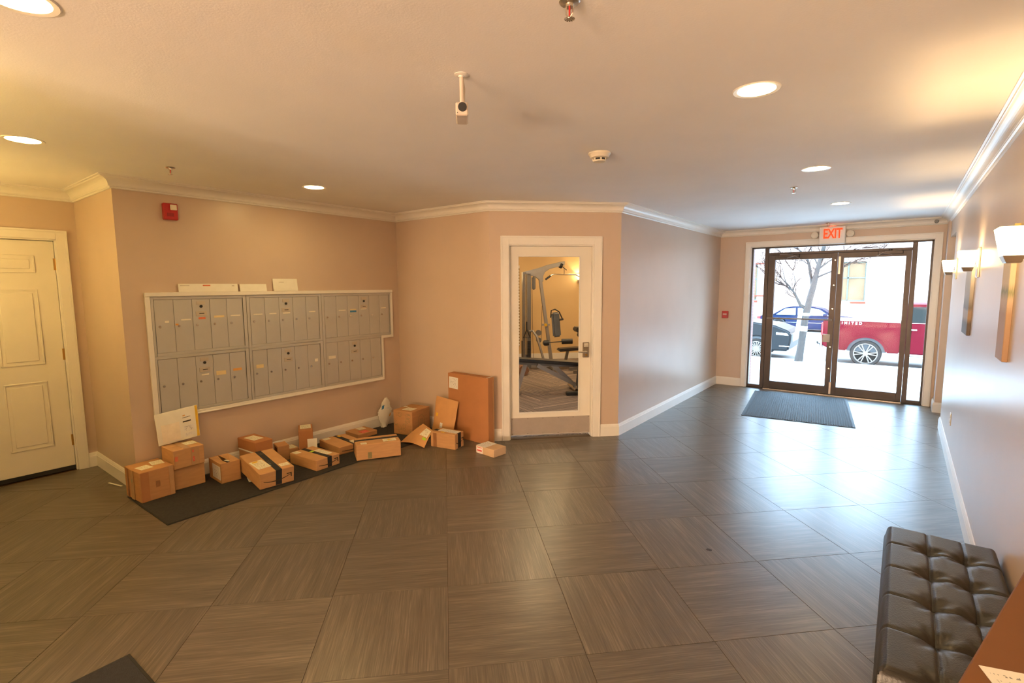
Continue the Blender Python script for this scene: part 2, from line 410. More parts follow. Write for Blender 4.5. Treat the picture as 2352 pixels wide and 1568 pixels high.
def nrm(p, q): d = (Vector(q) - Vector(p)).normalized(); return Vector((-d.y, d.x))
side = ['back', 'right', None, None, 'pilaster', 'pilaster_side', 'end', 'corridor', 'angled', 'corner', 'mailbox', 'return', 'left', 'lobby', 'hall']
cuts = {6: [(-1.0, -99)], }
for i in range(len(ROOM)):
    if side[i] is None: continue
    p, q = ROOM[i], ROOM[(i + 1) % len(ROOM)]; mp, mq = miter(ROOM, i), miter(ROOM, (i + 1) % len(ROOM)); n = nrm(p, q)
    L_ = (Vector(q) - Vector(p)).length; d = (Vector(q) - Vector(p)).normalized()
    def at(t): return (p[0] + d.x * t, p[1] + d.y * t)
    if side[i] == 'end':       # glazed entrance takes the middle
        run('baseboard_end', at(L_ - (-2.010 - XL)), q, n, mq, base, WHITE)
    elif side[i] == 'angled':  # runs from corridor corner to mailbox corner, door between
        run('baseboard_angled_short', at(UB - 1.655), p, n, mp, base, WHITE)
        run('baseboard_angled', at(UB - 0.575), q, n, mq, base, WHITE)
    elif side[i] == 'left':    # last edge runs from the return corner back past the door
        run('baseboard_left', p, at(YJ - 1.228), mp, n, base, WHITE)
        run('baseboard_left_back', at(YJ - 0.16), q, n, mq, base, WHITE)
    elif side[i] == 'right':
        run('baseboard_right', p, q, mp, n, base, WHITE)
    elif side[i] == 'pilaster':
        run('baseboard_pilaster', p, q, n, mq, base, WHITE)
    else: run('baseboard_' + side[i], p, q, mp, mq, base, WHITE)

# ------------------------------------------------------------------ panelled white door (left)
def casing(name, x0, x1, top, w, parent_loc, rz, depth=0.02):
    """moulded casing around an opening x0..x1, 0..top in wall coordinates (Y goes into the wall)"""
    b = B()
    for a, c in ((x0 - w, x0), (x1, x1 + w)): b.box(a, c, -depth, 0.0, 0, top + w)
    b.box(x0, x1, -depth, 0.0, top, top + w)
    e = 0.016
    b.box(x0 - w, x0 - w + e, -depth - 0.006, -depth, 0, top + w).box(x1 + w - e, x1 + w, -depth - 0.006, -depth, 0, top + w).box(x0 - w + e, x1 + w - e, -depth - 0.006, -depth, top + w - e, top + w)
    for a, c in ((x0 - 0.001, x0 + 0.012), (x1 - 0.012, x1 + 0.001)): b.box(a, c, 0, 0.115, 0, top)
    b.box(x0, x1, 0, 0.115, top - 0.012, top)
    return struct(b.done(name, WHITE, None, parent_loc, (0, 0, rz), bevel=0.003))
casing('trim_20', D0, D1, DH, 0.076, (XD, 0, 0), R(90))
d1 = sroot('door_1', (XD, 0, 0), R(90))
x0, x1 = D0 + 0.014, D1 - 0.014
cols = ((x0 + 0.115, x0 + 0.395), (x1 - 0.395, x1 - 0.145)); rows_ = ((0.27, 0.83), (1.00, 1.625), (1.785, 1.91))
b = B().box(x0, x1, 0.020, 0.055, 0.045, DH - 0.016)
b.done('slab', DOORP, d1, bevel=0.003)
for ca, cb_ in cols:
    for za, zb in rows_:
        bb = B()
        for (xa, xb, ya, yb) in ((ca - 0.012, cb_ + 0.012, za - 0.012, za), (ca - 0.012, cb_ + 0.012, zb, zb + 0.012), (ca - 0.012, ca, za, zb), (cb_, cb_ + 0.012, za, zb)):
            bb.box(xa, xb, 0.013, 0.0205, ya, yb)
        f = bb.done('panel_moulding', DOORP, d1, bevel=0.003)
        B().box(ca + 0.022, cb_ - 0.022, 0.0135, 0.0205, za + 0.022, zb - 0.022).done('panel', DOORP, d1, bevel=0.006)
for z in (1.85, 1.06, 0.28):
    h = B().cyl((x1 + 0.008, 0.010, z - 0.05), (x1 + 0.008, 0.010, z + 0.05), 0.007, n=10).box(x1 - 0.012, x1 + 0.004, 0.016, 0.021, z - 0.05, z + 0.05).done('hinge', BRASS, d1, smooth=True)
B().box(x0, x1, 0.018, 0.05, 0.010, 0.046).done('door_sweep', RUBBER, d1)

struct(B().box(XD - T - 0.05, XD - T, D0 - 0.1, D1 + 0.1, -0.1, DH + 0.1).done('wall_light_blocker', pmat('dark_blocker', (0.08, 0.06, 0.05), 0.8)))  # unseen slab added to keep sky light from leaking under the door
struct(B().box(XD - T, XD, D0 - 0.001, D1 + 0.001, -0.05, -0.001).done('floor_threshold', GROUT))
# ------------------------------------------------------------------ gym door (half-glazed, in the angled wall)
casing('trim_21', G0, G1, GH, 0.084, gp(0, 0), R(45))
d2 = sroot('door_2', gp(0, 0), R(45))
a0, a1, gx0, gx1, gz0, gz1, yf, yb = G0 + 0.014, G1 - 0.014, 0.762, 1.432, 0.272, 1.950, 0.045, 0.088
b = B().box(a0, gx0, yf, yb, 0.035, GH - 0.016).box(gx1, a1, yf, yb, 0.035, GH - 0.016).box(gx0, gx1, yf, yb, 0.035, gz0).box(gx0, gx1, yf, yb, gz1, GH - 0.016)
b.done('door_frame', DOORP, d2)
b = B()
for xa, xb, za, zb in ((gx0, gx0 + 0.010, gz0, gz1), (gx1 - 0.010, gx1, gz0, gz1), (gx0, gx1, gz0, gz0 + 0.012), (gx0, gx1, gz1 - 0.010, gz1)): b.box(xa, xb, yf - 0.005, yf + 0.012, za, zb)
b.done('glazing_bead', WHITEP, d2, bevel=0.002)
B().box(gx0 + 0.002, gx1 - 0.002, yf + 0.016, yf + 0.022, gz0 + 0.002, gz1 - 0.002).done('pane', GLASS, d2)
kp = B().box(a0 + 0.004, a1 - 0.004, yf - 0.003, yf, 0.040, 0.225).done('kick_plate', pmat('kick_plate_metal', (0.50, 0.44, 0.40), 0.4, metal=0.35, var=0.04), d2, bevel=0.001)
b = B()
for k in range(6):
    for z in (0.05, 0.215): b.cyl((a0 + 0.02 + k * (a1 - a0 - 0.04) / 5, yf - 0.005, z), (a0 + 0.02 + k * (a1 - a0 - 0.04) / 5, yf - 0.002, z), 0.004, n=8)
b.done('screws', CHROME, kp)
lk = B().box(1.462, 1.535, yf - 0.022, yf, 0.865, 1.035).done('keypad_lock', CHROME, d2, bevel=0.008, smooth=True)
B().cyl((1.50, yf - 0.022, 0.93), (1.50, yf - 0.06, 0.93), 0.014).tube([(1.50, yf - 0.055, 0.93), (1.47, yf - 0.058, 0.931), (1.405, yf - 0.056, 0.934)], [0.011, 0.010, 0.008], 10).done('lever_handle', CHROME, lk, smooth=True)
b = B()
for i in range(4):
    for j in range(3): b.box(1.475 + i * 0.0125, 1.484 + i * 0.0125, yf - 0.025, yf - 0.022, 0.985 + j * 0.0135, 0.994 + j * 0.0135)
b.done('keys', pmat('pale_key_buttons', (0.75, 0.70, 0.6), 0.4), lk)
B().box(1.488, 1.512, yf - 0.026, yf - 0.022, 0.885, 0.905).done('thumb_plate', BRASS, lk)
b = B()
for z in (1.85, 1.06, 0.28): pass
b.bm.free()

# ------------------------------------------------------------------ entrance: bronze storefront with a pair of glazed doors
casing('trim_22', EX0, EX1, EZ, 0.072, (0, YE, 0), 0.0, 0.022)
w1 = sroot('window_1', (0, YE, 0))
ya, yb = 0.03, 0.10
b = B().box(EX0, EX0 + 0.034, ya, yb, 0, EZ).box(EX1 - 0.034, EX1, ya, yb, 0, EZ).box(EX0, EX1, ya, yb, EZ - 0.034, EZ).box(EX0, EX1, ya, yb, 0, 0.012)
P0, P1 = -1.735, 0.066                  # posts either side of the doors
b.box(P0, P0 + 0.055, ya, yb, 0.012, EZ - 0.034).box(P1, P1 + 0.055, ya, yb, 0.012, EZ - 0.034)
b.box(P0 + 0.055, P1, ya, yb, 2.085, 2.120)
b.box(EX0 + 0.034, P0, ya, yb, 0.012, 0.05).box(P1 + 0.055, EX1 - 0.034, ya, yb, 0.012, 0.05)
b.done('frame', BRONZE, w1, bevel=0.003)
for (xa, xb, za, zb) in ((EX0 + 0.034, P0, 0.05, EZ - 0.034), (P1 + 0.055, EX1 - 0.034, 0.05, EZ - 0.034), (P0 + 0.055, P1, 2.12, EZ - 0.034)):
    B().box(xa, xb, 0.060, 0.066, za, zb).done('pane', GLASS, w1)
MX = -0.775
def leaf(name, xa, xb, ga, gb):
    d = sroot(name, (0, YE, 0))
    b = B().box(xa, ga, 0.028, 0.073, 0.014, 2.083).box(gb, xb, 0.028, 0.073, 0.014, 2.083).box(ga, gb, 0.028, 0.073, 0.014, 0.130).box(ga, gb, 0.028, 0.073, 2.008, 2.083)
    b.done('leaf_frame', BRONZE, d, bevel=0.003)
    B().box(ga, gb, 0.048, 0.054, 0.130, 2.008).done('pane', GLASS, d)
    return d
d3 = leaf('door_3', P0 + 0.057, MX - 0.002, -1.588, -0.848)
d4 = leaf('door_4', MX + 0.002, P1 - 0.002, -0.703, 0.006)
B().tube([(-1.665, 0.0, 1.118), (-0.80, 0.0, 1.118)], 0.013, 10).cyl((-1.64, 0.0, 1.118), (-1.64, 0.03, 1.118), 0.011).cyl((-0.82, 0.0, 1.118), (-0.82, 0.03, 1.118), 0.011).done('push_bar', pmat('push_bar_aluminium', (0.30, 0.25, 0.22), 0.5, metal=0.3), d3, smooth=True)
B().box(-0.905, -0.812, 0.004, 0.030, 0.79, 0.905).done('lock_box', pmat('beige_lock_box', (0.62, 0.55, 0.48), 0.5), d3, bevel=0.004)
b = B()
for z in (1.98, 1.62, 1.28, 0.72, 0.40): b.cyl((-0.805, 0.022, z), (-0.805, 0.029, z), 0.009, n=12)
b.done('rivets', CHROME, d3, smooth=True)
B().box(-0.764, -0.735, 0.010, 0.028, 1.78, 2.03).done('flush_bolt', pmat('bolt_aluminium', (0.55, 0.50, 0.46), 0.35, metal=0.6), d4, bevel=0.003)
B().box(-0.790, -0.762, 0.010, 0.028, 0.02, 0.20).done('flush_bolt', MATS['bolt_aluminium'], d4, bevel=0.003)
for d, xc, sg in ((d3, -1.40, 1), (d4, -0.17, -1)):
    c = B().box(xc - 0.14, xc + 0.14, -0.02, 0.03, 2.035, 2.085).cyl((xc, 0.005, 2.085), (xc, 0.005, 2.11), 0.022, n=14).done('door_closer', BRONZE, d, bevel=0.006)
    B().bar((xc - 0.12 * sg, -0.03, 2.085), (xc + 0.06 * sg, -0.03, 2.075), 0.018, 0.008).bar((xc - 0.02 * sg, -0.032, 2.03), (xc + 0.09 * sg, -0.032, 2.06), 0.018, 0.008).bar((xc + 0.09 * sg, -0.032, 2.055), (xc + 0.15 * sg, -0.032, 2.015), 0.018, 0.008).done('closer_arm', pmat('dull_closer_arm', (0.16, 0.15, 0.15), 0.5, metal=0.3), c)
B().box(P0 + 0.06, P1, 0.0, 0.11, -0.002, 0.008).done('threshold', pmat('threshold_aluminium', (0.6, 0.55, 0.5), 0.3, metal=0.7), w1)

# ------------------------------------------------------------------ recessed mailboxes in the left wall
W90 = R(90)
mt = B()
t0, t1, tn, tb = 1.447, 3.934, 3.785, 0.552
mt.box(t0, t1, -0.030, 0, 1.570, 1.603).box(t0, t0 + 0.036, -0.024, 0, tb, 1.570).box(t1 - 0.030, t1, -0.024, 0, 1.043, 1.570).box(tn - 0.028, t1 - 0.030, -0.024, 0, 1.043, 1.075)
mt.box(tn - 0.028, tn, -0.024, 0, tb, 1.043).box(t0 + 0.036, tn - 0.028, -0.024, 0, tb, tb + 0.034).box(t0 + 0.036, tn - 0.028, -0.032, -0.02, tb, tb + 0.013)
struct(mt.done('trim_23', WHITE, None, (XM, 0, 0), (0, 0, W90), bevel=0.003))
units = [  # x0, x1, z0, z1, doors-area x0,x1,z0,z1, number, label
    (1.483, 2.240, 1.080, 1.570, 1.507, 2.207, 1.108, 1.542, 5, 'grey mailbox unit with a red sticker, top row nearest the white panelled door'),
    (2.240, 3.005, 1.080, 1.570, 2.271, 2.972, 1.108, 1.542, 5, 'grey mailbox unit in the middle of the top row'),
    (3.005, 3.904, 1.075, 1.570, 3.038, 3.888, 1.104, 1.542, 6, 'wide six-door grey mailbox unit with a blue sticker, top row'),
    (1.483, 2.240, 0.586, 1.080, 1.503, 2.204, 0.612, 1.052, 5, 'grey mailbox unit in the bottom row behind the white and yellow mailer'),
    (2.240, 3.005, 0.586, 1.080, 2.268, 2.968, 0.612, 1.050, 5, 'grey mailbox unit in the middle of the bottom row'),
    (3.005, 3.757, 0.586, 1.080, 3.034, 3.750, 0.610, 1.050, 5, 'grey mailbox unit with one white tag, bottom row beside the wall notch')]
PW = pmat('name_tag_white', (0.85, 0.80, 0.68), 0.6)
PY = pmat('name_tag_cream', (0.80, 0.66, 0.36), 0.6)
PO = pmat('name_tag_orange', (0.80, 0.42, 0.12), 0.6)
PR = pmat('name_tag_red', (0.72, 0.20, 0.10), 0.6)
PLATE = pmat('lock_plate', (0.56, 0.50, 0.42), 0.4, metal=0.2)
tags = {0: [(0, PW, .07, .03, 1.362, .016), (1, PW, .05, .075, 1.372, .012), (1, ORANGE, .006, .022, 1.335, .014), (2, PR, .045, .055, 1.378, .018), (3, PY, .03, .085, 1.386, .018), (4, PW, .03, .085, 1.388, .010)],
        1: [(0, PW, .03, .085, 1.388, .010), (1, PW, .04, .07, 1.388, .010), (2, PW, .035, .075, 1.388, .011), (4, PW, .03, .072, 1.390, .011)],
        2: [(1, PW, .03, .085, 1.388, .010), (2, PY, .03, .08, 1.390, .010), (2, BLUES, .03, .08, 1.370, .018), (3, PW, .03, .075, 1.392, .011), (5, PW, .025, .068, 1.394, .010)],
        3: [(2, PW, .04, .06, .885, .012), (3, PY, .02, .082, .882, .036), (4, PO, .025, .075, .895, .022)],
        4: [(0, PY, .03, .07, .895, .034), (4, PW, .075, .034, .885, .030)],
        5: [(0, PW, .03, .085, .892, .030)]}
for ui, (x0, x1, z0, z1, a0, a1, c0, c1, n, lab) in enumerate(units):
    t = thing('mailbox_unit', lab, 'mailbox', (XM, 0, 0), W90, 'recessed mailbox units')
    b = B().box(x0, x1, -0.006, -0.001, z0, z1)
    e = 0.012
    for xa, xb, za, zb in ((x0 + 0.002, a0 - 0.003, z0 + 0.002, z1 - 0.002), (a1 + 0.003, x1 - 0.002, z0 + 0.002, z1 - 0.002), (a0 - 0.003, a1 + 0.003, z0 + 0.002, c0 - 0.003), (a0 - 0.003, a1 + 0.003, c1 + 0.003, z1 - 0.002)):
        b.box(xa, xb, -0.018, -0.006, za, zb)
    b.done('frame', METALGREY, t, bevel=0.0015)
    w = (a1 - a0) / n
    dm = B().box(-w / 2 + 0.0016, w / 2 - 0.0016, -0.0125, -0.006, c0, c1 - 0.0).mesh('door', bevel=0.0007); dm.materials.append(METALGREY)
    lz = c0 + (1.322 - 1.108) * (c1 - c0) / 0.434
    lm = B().cyl((0, -0.0125, 0), (0, -0.018, 0), 0.010, 0.009, 12).box(-0.0015, 0.0015, -0.0186, -0.0178, -0.006, 0.006).mesh('lock', smooth=True); lm.materials.append(CHROME)
    doors = []
    for k in range(n):
        xc = a0 + w * (k + 0.5)
        d = link('door', dm, None, t, (xc, 0, 0)); doors.append(d)
        link('lock', lm, None, d, (-w / 2 + 0.032, 0, lz))
    m = doors[2 if n == 5 else 3]
    for (zc, hw, hh, mt_) in ((c1 - 0.033, 0.034, 0.015, PLATE), (c1 - 0.123, 0.044, 0.020, PLATE)):
        p = B().box(-hw, hw, -0.0155, -0.0125, zc - hh, zc + hh).done('plate', mt_, m, bevel=0.001)
    B().cyl((0, -0.0125, c1 - 0.062), (0, -0.020, c1 - 0.062), 0.012, n=14).done('master_lock', BLACKP, m, smooth=True)
    B().box(-0.018, 0.022, -0.0165, -0.015, c1 - 0.126, c1 - 0.120).done('slot', BLACKP, m)
    for (k, mm, dx, tw, tz, th) in tags[ui]:
        tz2 = tz
        B().box(-w / 2 + dx, -w / 2 + dx + tw, -0.0138, -0.0125, tz2 - th / 2, tz2 + th / 2).done('name_tag', mm, doors[k])

def on_mail(name, label, cat, x0, x1, h, mats, tilt=6, group=None, parts=()):
    t = thing(name, label, cat, (XM + 0.024, (x0 + x1) / 2, 1.603), W90, group)
    a = R(tilt); w = (x1 - x0) / 2
    B().obox((0, math.sin(a) * h / 2 , math.cos(a) * h / 2 + 0.0008), (2 * w, 0.004, h), Matrix.Rotation(-a, 3, 'X')).done('sheet', mats, t, bevel=0.001)
    for (px, pw, pz, ph, pm) in parts:
        B().obox((px, math.sin(a) * pz - 0.0025 * math.cos(a), math.cos(a) * pz + 0.001), (pw, 0.0012, ph), Matrix.Rotation(-a, 3, 'X')).done('print', pm, t)
    return t
EG = 'letters propped on the mailbox frame'
on_mail('envelope', 'long white envelope with red print propped on the mailbox frame', 'envelope', 1.692, 2.172, 0.070, PAPER, 8, EG, [(-0.02, 0.06, 0.055, 0.012, PR), (-0.19, 0.07, 0.055, 0.006, PLATE), (0.20, 0.02, 0.052, 0.010, PLATE)])
on_mail('envelope', 'short plain white envelope propped on the mailbox frame between two others', 'envelope', 2.191, 2.437, 0.068, PAPER, 10, EG)
on_mail('envelope', 'tall white envelope with one line of print on the mailbox frame', 'envelope', 2.502, 2.750, 0.118, PAPER, 7, EG, [(-0.04, 0.05, 0.085, 0.006, PLATE)])
t = on_mail('envelope', 'low white envelope in front of the tallest one on the mailbox frame', 'envelope', 2.506, 2.748, 0.024, PAPER, 4, EG)
t.location.x = XM + 0.0285

t = thing('fire_alarm_strobe', 'red fire alarm with a white strobe high above the mailboxes', 'fire alarm', (XM, 1.674, 2.258), W90)
B().box(-0.052, 0.052, -0.042, 0, -0.066, 0.066).done('housing', RED, t, bevel=0.006)
B().box(-0.006, 0.042, -0.054, -0.042, 0.012, 0.056).done('strobe_lens', pmat('strobe_lens', (0.75, 0.68, 0.55), 0.2), t, bevel=0.004)
B().box(-0.030, 0.020, -0.044, -0.042, -0.04, -0.012).done('horn_grille', pmat('dark_red_grille', (0.28, 0.01, 0.01), 0.5), t)

t = thing('fire_pull_station', 'small red fire pull station on the wall beside the glass entrance', 'fire alarm', (-2.278, YE, 1.155), 0)
B().box(-0.046, 0.046, -0.045, 0, -0.056, 0.056).done('housing', RED, t, bevel=0.005)
B().box(-0.030, 0.030, -0.052, -0.045, -0.008, 0.020).done('pull_handle', pmat('white_red_handle', (0.65, 0.40, 0.38), 0.4), t, bevel=0.002)
for xo in (-0.034, 0.029): B().box(xo, xo + 0.006, -0.047, -0.044, -0.044, 0.044).done('stripe', pmat('dull_red_stripe', (0.28, 0.06, 0.06), 0.5), t)

t = thing('outlet', 'white outlet plate low on the right wall', 'outlet', (XR, 6.12, 0.39), -W90)
B().box(-0.036, 0.036, -0.006, 0, -0.058, 0.058).done('plate', WHITEP, t, bevel=0.002)
for z in (-0.022, 0.022): B().cyl((0, -0.006, z), (0, -0.009, z), 0.016, n=14).done('socket', WHITEP, t)

# ------------------------------------------------------------------ exit sign over the entrance
t = thing('exit_sign', 'illuminated EXIT sign with two round emergency lamps above the glass doors', 'exit sign', (-0.852, YE - 0.055, 2.205), 0)
B().box(-0.160, 0.160, -0.035, 0.03, 0.0, 0.245).done('housing', WHITEP, t, bevel=0.008)
B().box(-0.05, 0.05, 0.03, 0.055, 0.06, 0.18).done('bracket', WHITEP, t)
me = text_mesh('EXIT', 0.19, 0.004, 0.004, 0.95)
o = link('lettering', me, emit_mat('exit_red_glow', (1.0, 0.075, 0.02), 0.55), t, (0.005, -0.040, 0.140), (R(90), 0, 0)); o.scale = (0.62, 1, 1)
for s in (-1, 1):
    B().lathe([(0.046, 0.0), (0.050, -0.02), (0.046, -0.034), (0.034, -0.040), (0.0, -0.040)], (s * 0.217, 0.0, 0.135), 'y', 24).cyl((s * 0.155, 0.0, 0.135), (s * 0.19, 0.0, 0.135), 0.012).done('emergency_lamp', pmat('ivory_plastic', (0.74, 0.68, 0.56), 0.45), t, smooth=True)
ld = bpy.data.lights.new('exit_glow', 'POINT'); ld.energy = 0.22; ld.color = (1, 0.08, 0.03); ld.shadow_soft_size = 0.01
lo = bpy.data.objects.new('exit_glow', ld); COL.objects.link(lo); lo.parent = t; lo.location = (0.0, -0.005, 0.262)

t = thing('security_camera', 'tiny grey camera mounted on the cornice at the right of the entrance', 'camera', (0.285, YE - 0.09, 2.425), 0)
B().lathe([(0.012, 0), (0.022, -0.012), (0.024, -0.05), (0.018, -0.055), (0, -0.055)], (0, 0, 0), 'y', 16).done('body', pmat('grey_plastic', (0.2, 0.19, 0.18), 0.4), t, smooth=True)
B().box(-0.008, 0.03, -0.02, 0.09, 0.018, 0.026).done('bracket', WHITEP, t)

# ------------------------------------------------------------------ ceiling fixtures
GLOW = emit_mat('lamp_glow', (1.0, 0.70, 0.30), DOWN_STRENGTH)
DLAB = {0: 'largest round ceiling downlight, nearest of the corridor row', 1: 'second round ceiling downlight of the corridor row', 2: 'farthest small round downlight near the glass entrance',
        3: 'round downlight above the mailboxes', 4: 'round downlight at the left edge of the photo', 5: 'round downlight cut off at the top left corner', 6: 'round downlight over the bench end behind the photographer', 7: 'round downlight in the middle of the lobby behind the photographer',
        8: 'round downlight at the left of the hall behind the photographer', 9: 'round downlight at the right of the hall behind the photographer'}
ring = B().lathe([(0.076, 0.012), (0.078, -0.002), (0.094, -0.004), (0.098, 0.0), (0.098, 0.002), (0.076, 0.012)], n=36).mesh('trim_ring', smooth=True); ring.materials.append(WHITE)
disc = B().lathe([(0.0, 0.001), (0.076, 0.001), (0.076, -0.0015), (0.0, -0.0015)], n=36).mesh('lamp_disc'); disc.materials.append(GLOW)
ydisc = disc.copy(); ydisc.materials.clear(); ydisc.materials.append(emit_mat('yellow_lamp_glow', (1.0, 0.66, 0.22), DOWN_STRENGTH * 0.55))
mdisc = disc.copy(); mdisc.materials.clear(); mdisc.materials.append(emit_mat('bright_yellow_lamp_glow', (1.0, 0.70, 0.27), DOWN_STRENGTH * 1.45))
for k, (x, y) in enumerate([(-0.563, 2.50), (-0.565, 4.43), (-0.583, 6.48), (-4.04, 2.51), (-4.04, 0.695), (-2.115, 0.385), (-0.563, 0.45), (-1.6, -1.6), (-1.9, -3.7), (-0.4, -3.7)]):
    t = thing('downlight', DLAB[k], 'ceiling light', (x, y, ZC), 0, 'recessed ceiling downlights' if k < 6 else 'downlights behind the photographer')
    link('trim_ring', ring, None, t); link('lamp_disc', mdisc if k == 3 else ydisc if k in (4, 5) else disc, None, t)

def sprinkler(x, y, label, s=1.0):
    t = thing('sprinkler_head', label, 'sprinkler', (x, y, ZC), 0, 'pendent sprinkler heads')
    B().lathe([(0.030, 0.0), (0.032, -0.003), (0.028, -0.007), (0.013, -0.009), (0.012, -0.018), (0.0, -0.018)], n=24).done('escutcheon', CHROME, t, smooth=True)
    B().tube([(-0.011, 0, -0.018), (-0.012, 0, -0.034), (0, 0, -0.048)], 0.0022, 6).tube([(0.011, 0, -0.018), (0.012, 0, -0.034), (0, 0, -0.048)], 0.0022, 6).done('yoke', CHROME, t, smooth=True)
    B().tube([(0, 0, -0.018), (0, 0, -0.044)], 0.0028, 8).done('glass_bulb', pmat('red_glass_bulb', (0.5, 0.02, 0.02), 0.1), t)
    b = B().cyl((0, 0, -0.048), (0, 0, -0.0505), 0.008, n=12)
    for k in range(12):
        a = k * math.pi / 6; b.bar((0.006 * math.cos(a), 0.006 * math.sin(a), -0.049), (0.016 * math.cos(a), 0.016 * math.sin(a), -0.050), 0.005, 0.0012)
    b.done('deflector', CHROME, t)
sprinkler(-0.845, 1.395, 'sprinkler head with a red bulb at the top edge of the photo')
sprinkler(-4.154, 1.471, 'small dark sprinkler head above the fire alarm')
sprinkler(-0.817, 5.148, 'sprinkler head on the corridor ceiling between two downlights')
sprinkler(-0.89, 8.42, 'sprinkler head just in front of the EXIT sign')

t = thing('ceiling_camera', 'white box camera hanging from the ceiling on a short pole', 'camera', (-1.462, 1.583, ZC), math.atan2(-1.583, 1.462) + R(90))
B().lathe([(0.028, 0), (0.029, -0.003), (0.022, -0.006), (0.013, -0.007), (0.011, -0.012), (0, -0.012)], n=24).done('ceiling_plate', WHITEP, t, smooth=True)
CREAMP = pmat('cream_plastic', (0.66, 0.58, 0.51), 0.45)
B().tube([(0, 0, -0.008), (0, 0, -0.112)], 0.0085, 12).done('pole', CREAMP, t, smooth=True)
B().tube([(0.004, 0.006, -0.012), (0.012, 0.01, -0.05), (0.010, 0.02, -0.09), (0.008, 0.03, -0.118)], 0.003, 6).done('cable', CREAMP, t, smooth=True)
M_ = Matrix.Rotation(R(6), 3, 'X')
bd = B().obox((0, 0.060, -0.132), (0.050, 0.185, 0.050), M_).done('camera_body', CREAMP, t, bevel=0.005)
B().tube([M_ @ Vector((0.002, -0.030, -0.002)) + Vector((0, 0.030, -0.127)), M_ @ Vector((0.002, -0.066, -0.002)) + Vector((0, 0.030, -0.127))], 0.0175, 24).done('lens', BLACKP, t, smooth=True)
B().tube([M_ @ Vector((-0.018, -0.060, -0.018)) + Vector((0, 0.030, -0.132)), M_ @ Vector((-0.018, -0.0635, -0.018)) + Vector((0, 0.030, -0.132))], 0.002, 8).done('sensor', BLACKP, t)

t = thing('smoke_detector', 'round ivory smoke detector on the ceiling', 'smoke detector', (-1.605, 3.03, ZC), 0)
IV = MATS['ivory_plastic']
B().lathe([(0.072, 0), (0.072, -0.008), (0.066, -0.012), (0.058, -0.030), (0.040, -0.034), (0.0, -0.034)], n=32).done('base', IV, t, smooth=True)
B().lathe([(0.038, -0.034), (0.038, -0.046)], n=24).done('vents', BLACKP, t)
b = B()
for k in range(6):
    a = k * math.pi / 3 + 0.2; b.bar((0.040 * math.cos(a), 0.040 * math.sin(a), -0.033), (0.040 * math.cos(a), 0.040 * math.sin(a), -0.047), 0.010, 0.005)
b.done('ribs', IV, t)
B().lathe([(0.0, -0.046), (0.041, -0.046), (0.038, -0.054), (0.0, -0.056)], n=32).done('cap', IV, t, smooth=True)

# ------------------------------------------------------------------ wall sconces
SH = emit_mat('frosted_shade_glow', (1.0, 0.74, 0.38), SHADE_STRENGTH)
BRONZEPL = pmat('brushed_nickel_plate', (0.50, 0.43, 0.35), 0.35, metal=0.8)
def sconce(loc, rz, label, group, watt=None, SH=SH):
    t = thing('wall_sconce', label, 'wall lamp', loc, rz, group)
    B().box(-0.058, 0.058, -0.014, 0, -0.105, 0.105).done('backplate', BRONZEPL, t, bevel=0.003)
    B().box(-0.02, 0.02, -0.04, -0.014, -0.045, -0.015).done('arm', BRONZEPL, t)
    # open-topped tapered glass shade
    def ringp(hx, y0, y1, z): return [(-hx, y0, z), (hx, y0, z), (hx, y1, z), (-hx, y1, z)]
    lo, hi = ringp(0.062, -0.100, -0.034, -0.030), ringp(0.082, -0.122, -0.018, 0.085)
    b = B(); vl = [b.bm.verts.new(p) for p in lo]; vh = [b.bm.verts.new(p) for p in hi]
    fs = [b.bm.faces.new(vl[::-1])] + [b.bm.faces.new((vl[k], vl[(k + 1) % 4], vh[(k + 1) % 4], vh[k])) for k in range(4)]
    bmesh.ops.recalc_face_normals(b.bm, faces=fs); bmesh.ops.solidify(b.bm, geom=fs, thickness=0.004)
    b.done('glass_shade', SH, t)
    lo, hi = ringp(0.046, -0.088, -0.040, -0.062), ringp(0.063, -0.101, -0.033, -0.0315)
    B().hexa(lo + hi).done('shade_holder', BRONZEPL, t, bevel=0.002)
    ld = bpy.data.lights.new('bulb', 'POINT'); ld.energy = watt or SCONCE_WATT; ld.color = WARM; ld.shadow_soft_size = 0.018
    o = bpy.data.objects.new('bulb', ld); COL.objects.link(o); o.parent = t; o.location = (0, -0.068, 0.002)
    return t
SG = 'glowing wall sconces'
sconce((XR, 3.02, 1.785), -W90, 'largest glowing wall sconce at the right edge of the photo', SG)
sconce((XR, 4.97, 1.785), -W90, 'middle glowing wall sconce above the darker canvas on the right wall', SG, SCONCE_WATT * 0.35)
sconce((XR, 6.93, 1.785), -W90, 'farthest small wall sconce nearest the glass entrance', SG)
SB = 'wall sconces outside the photo'
YSH = emit_mat('yellow_shade_glow', (1.0, 0.69, 0.20), LEFT_SHADE)
sconce((-3.22, YL, 1.785), R(180), 'wall sconce beside the hall opening left of the photographer', SB, SCONCE_WATT * 0.8, emit_mat('soft_yellow_shade_glow', (1.0, 0.69, 0.22), LEFT_SHADE * 0.5))
sconce((-5.05, YL, 1.785), R(180), 'wall sconce facing the white panelled door corner, left of the photo', SB, SCONCE_WATT * 1.3, YSH)
sconce((XR, 1.07, 1.785), -W90, 'wall sconce on the right wall above the brown carton', SB)
sconce((XR, -0.88, 1.785), -W90, 'wall sconce added for ceiling light on the right wall behind the photographer', SB)  # out of view, added to raise the ceiling brightness

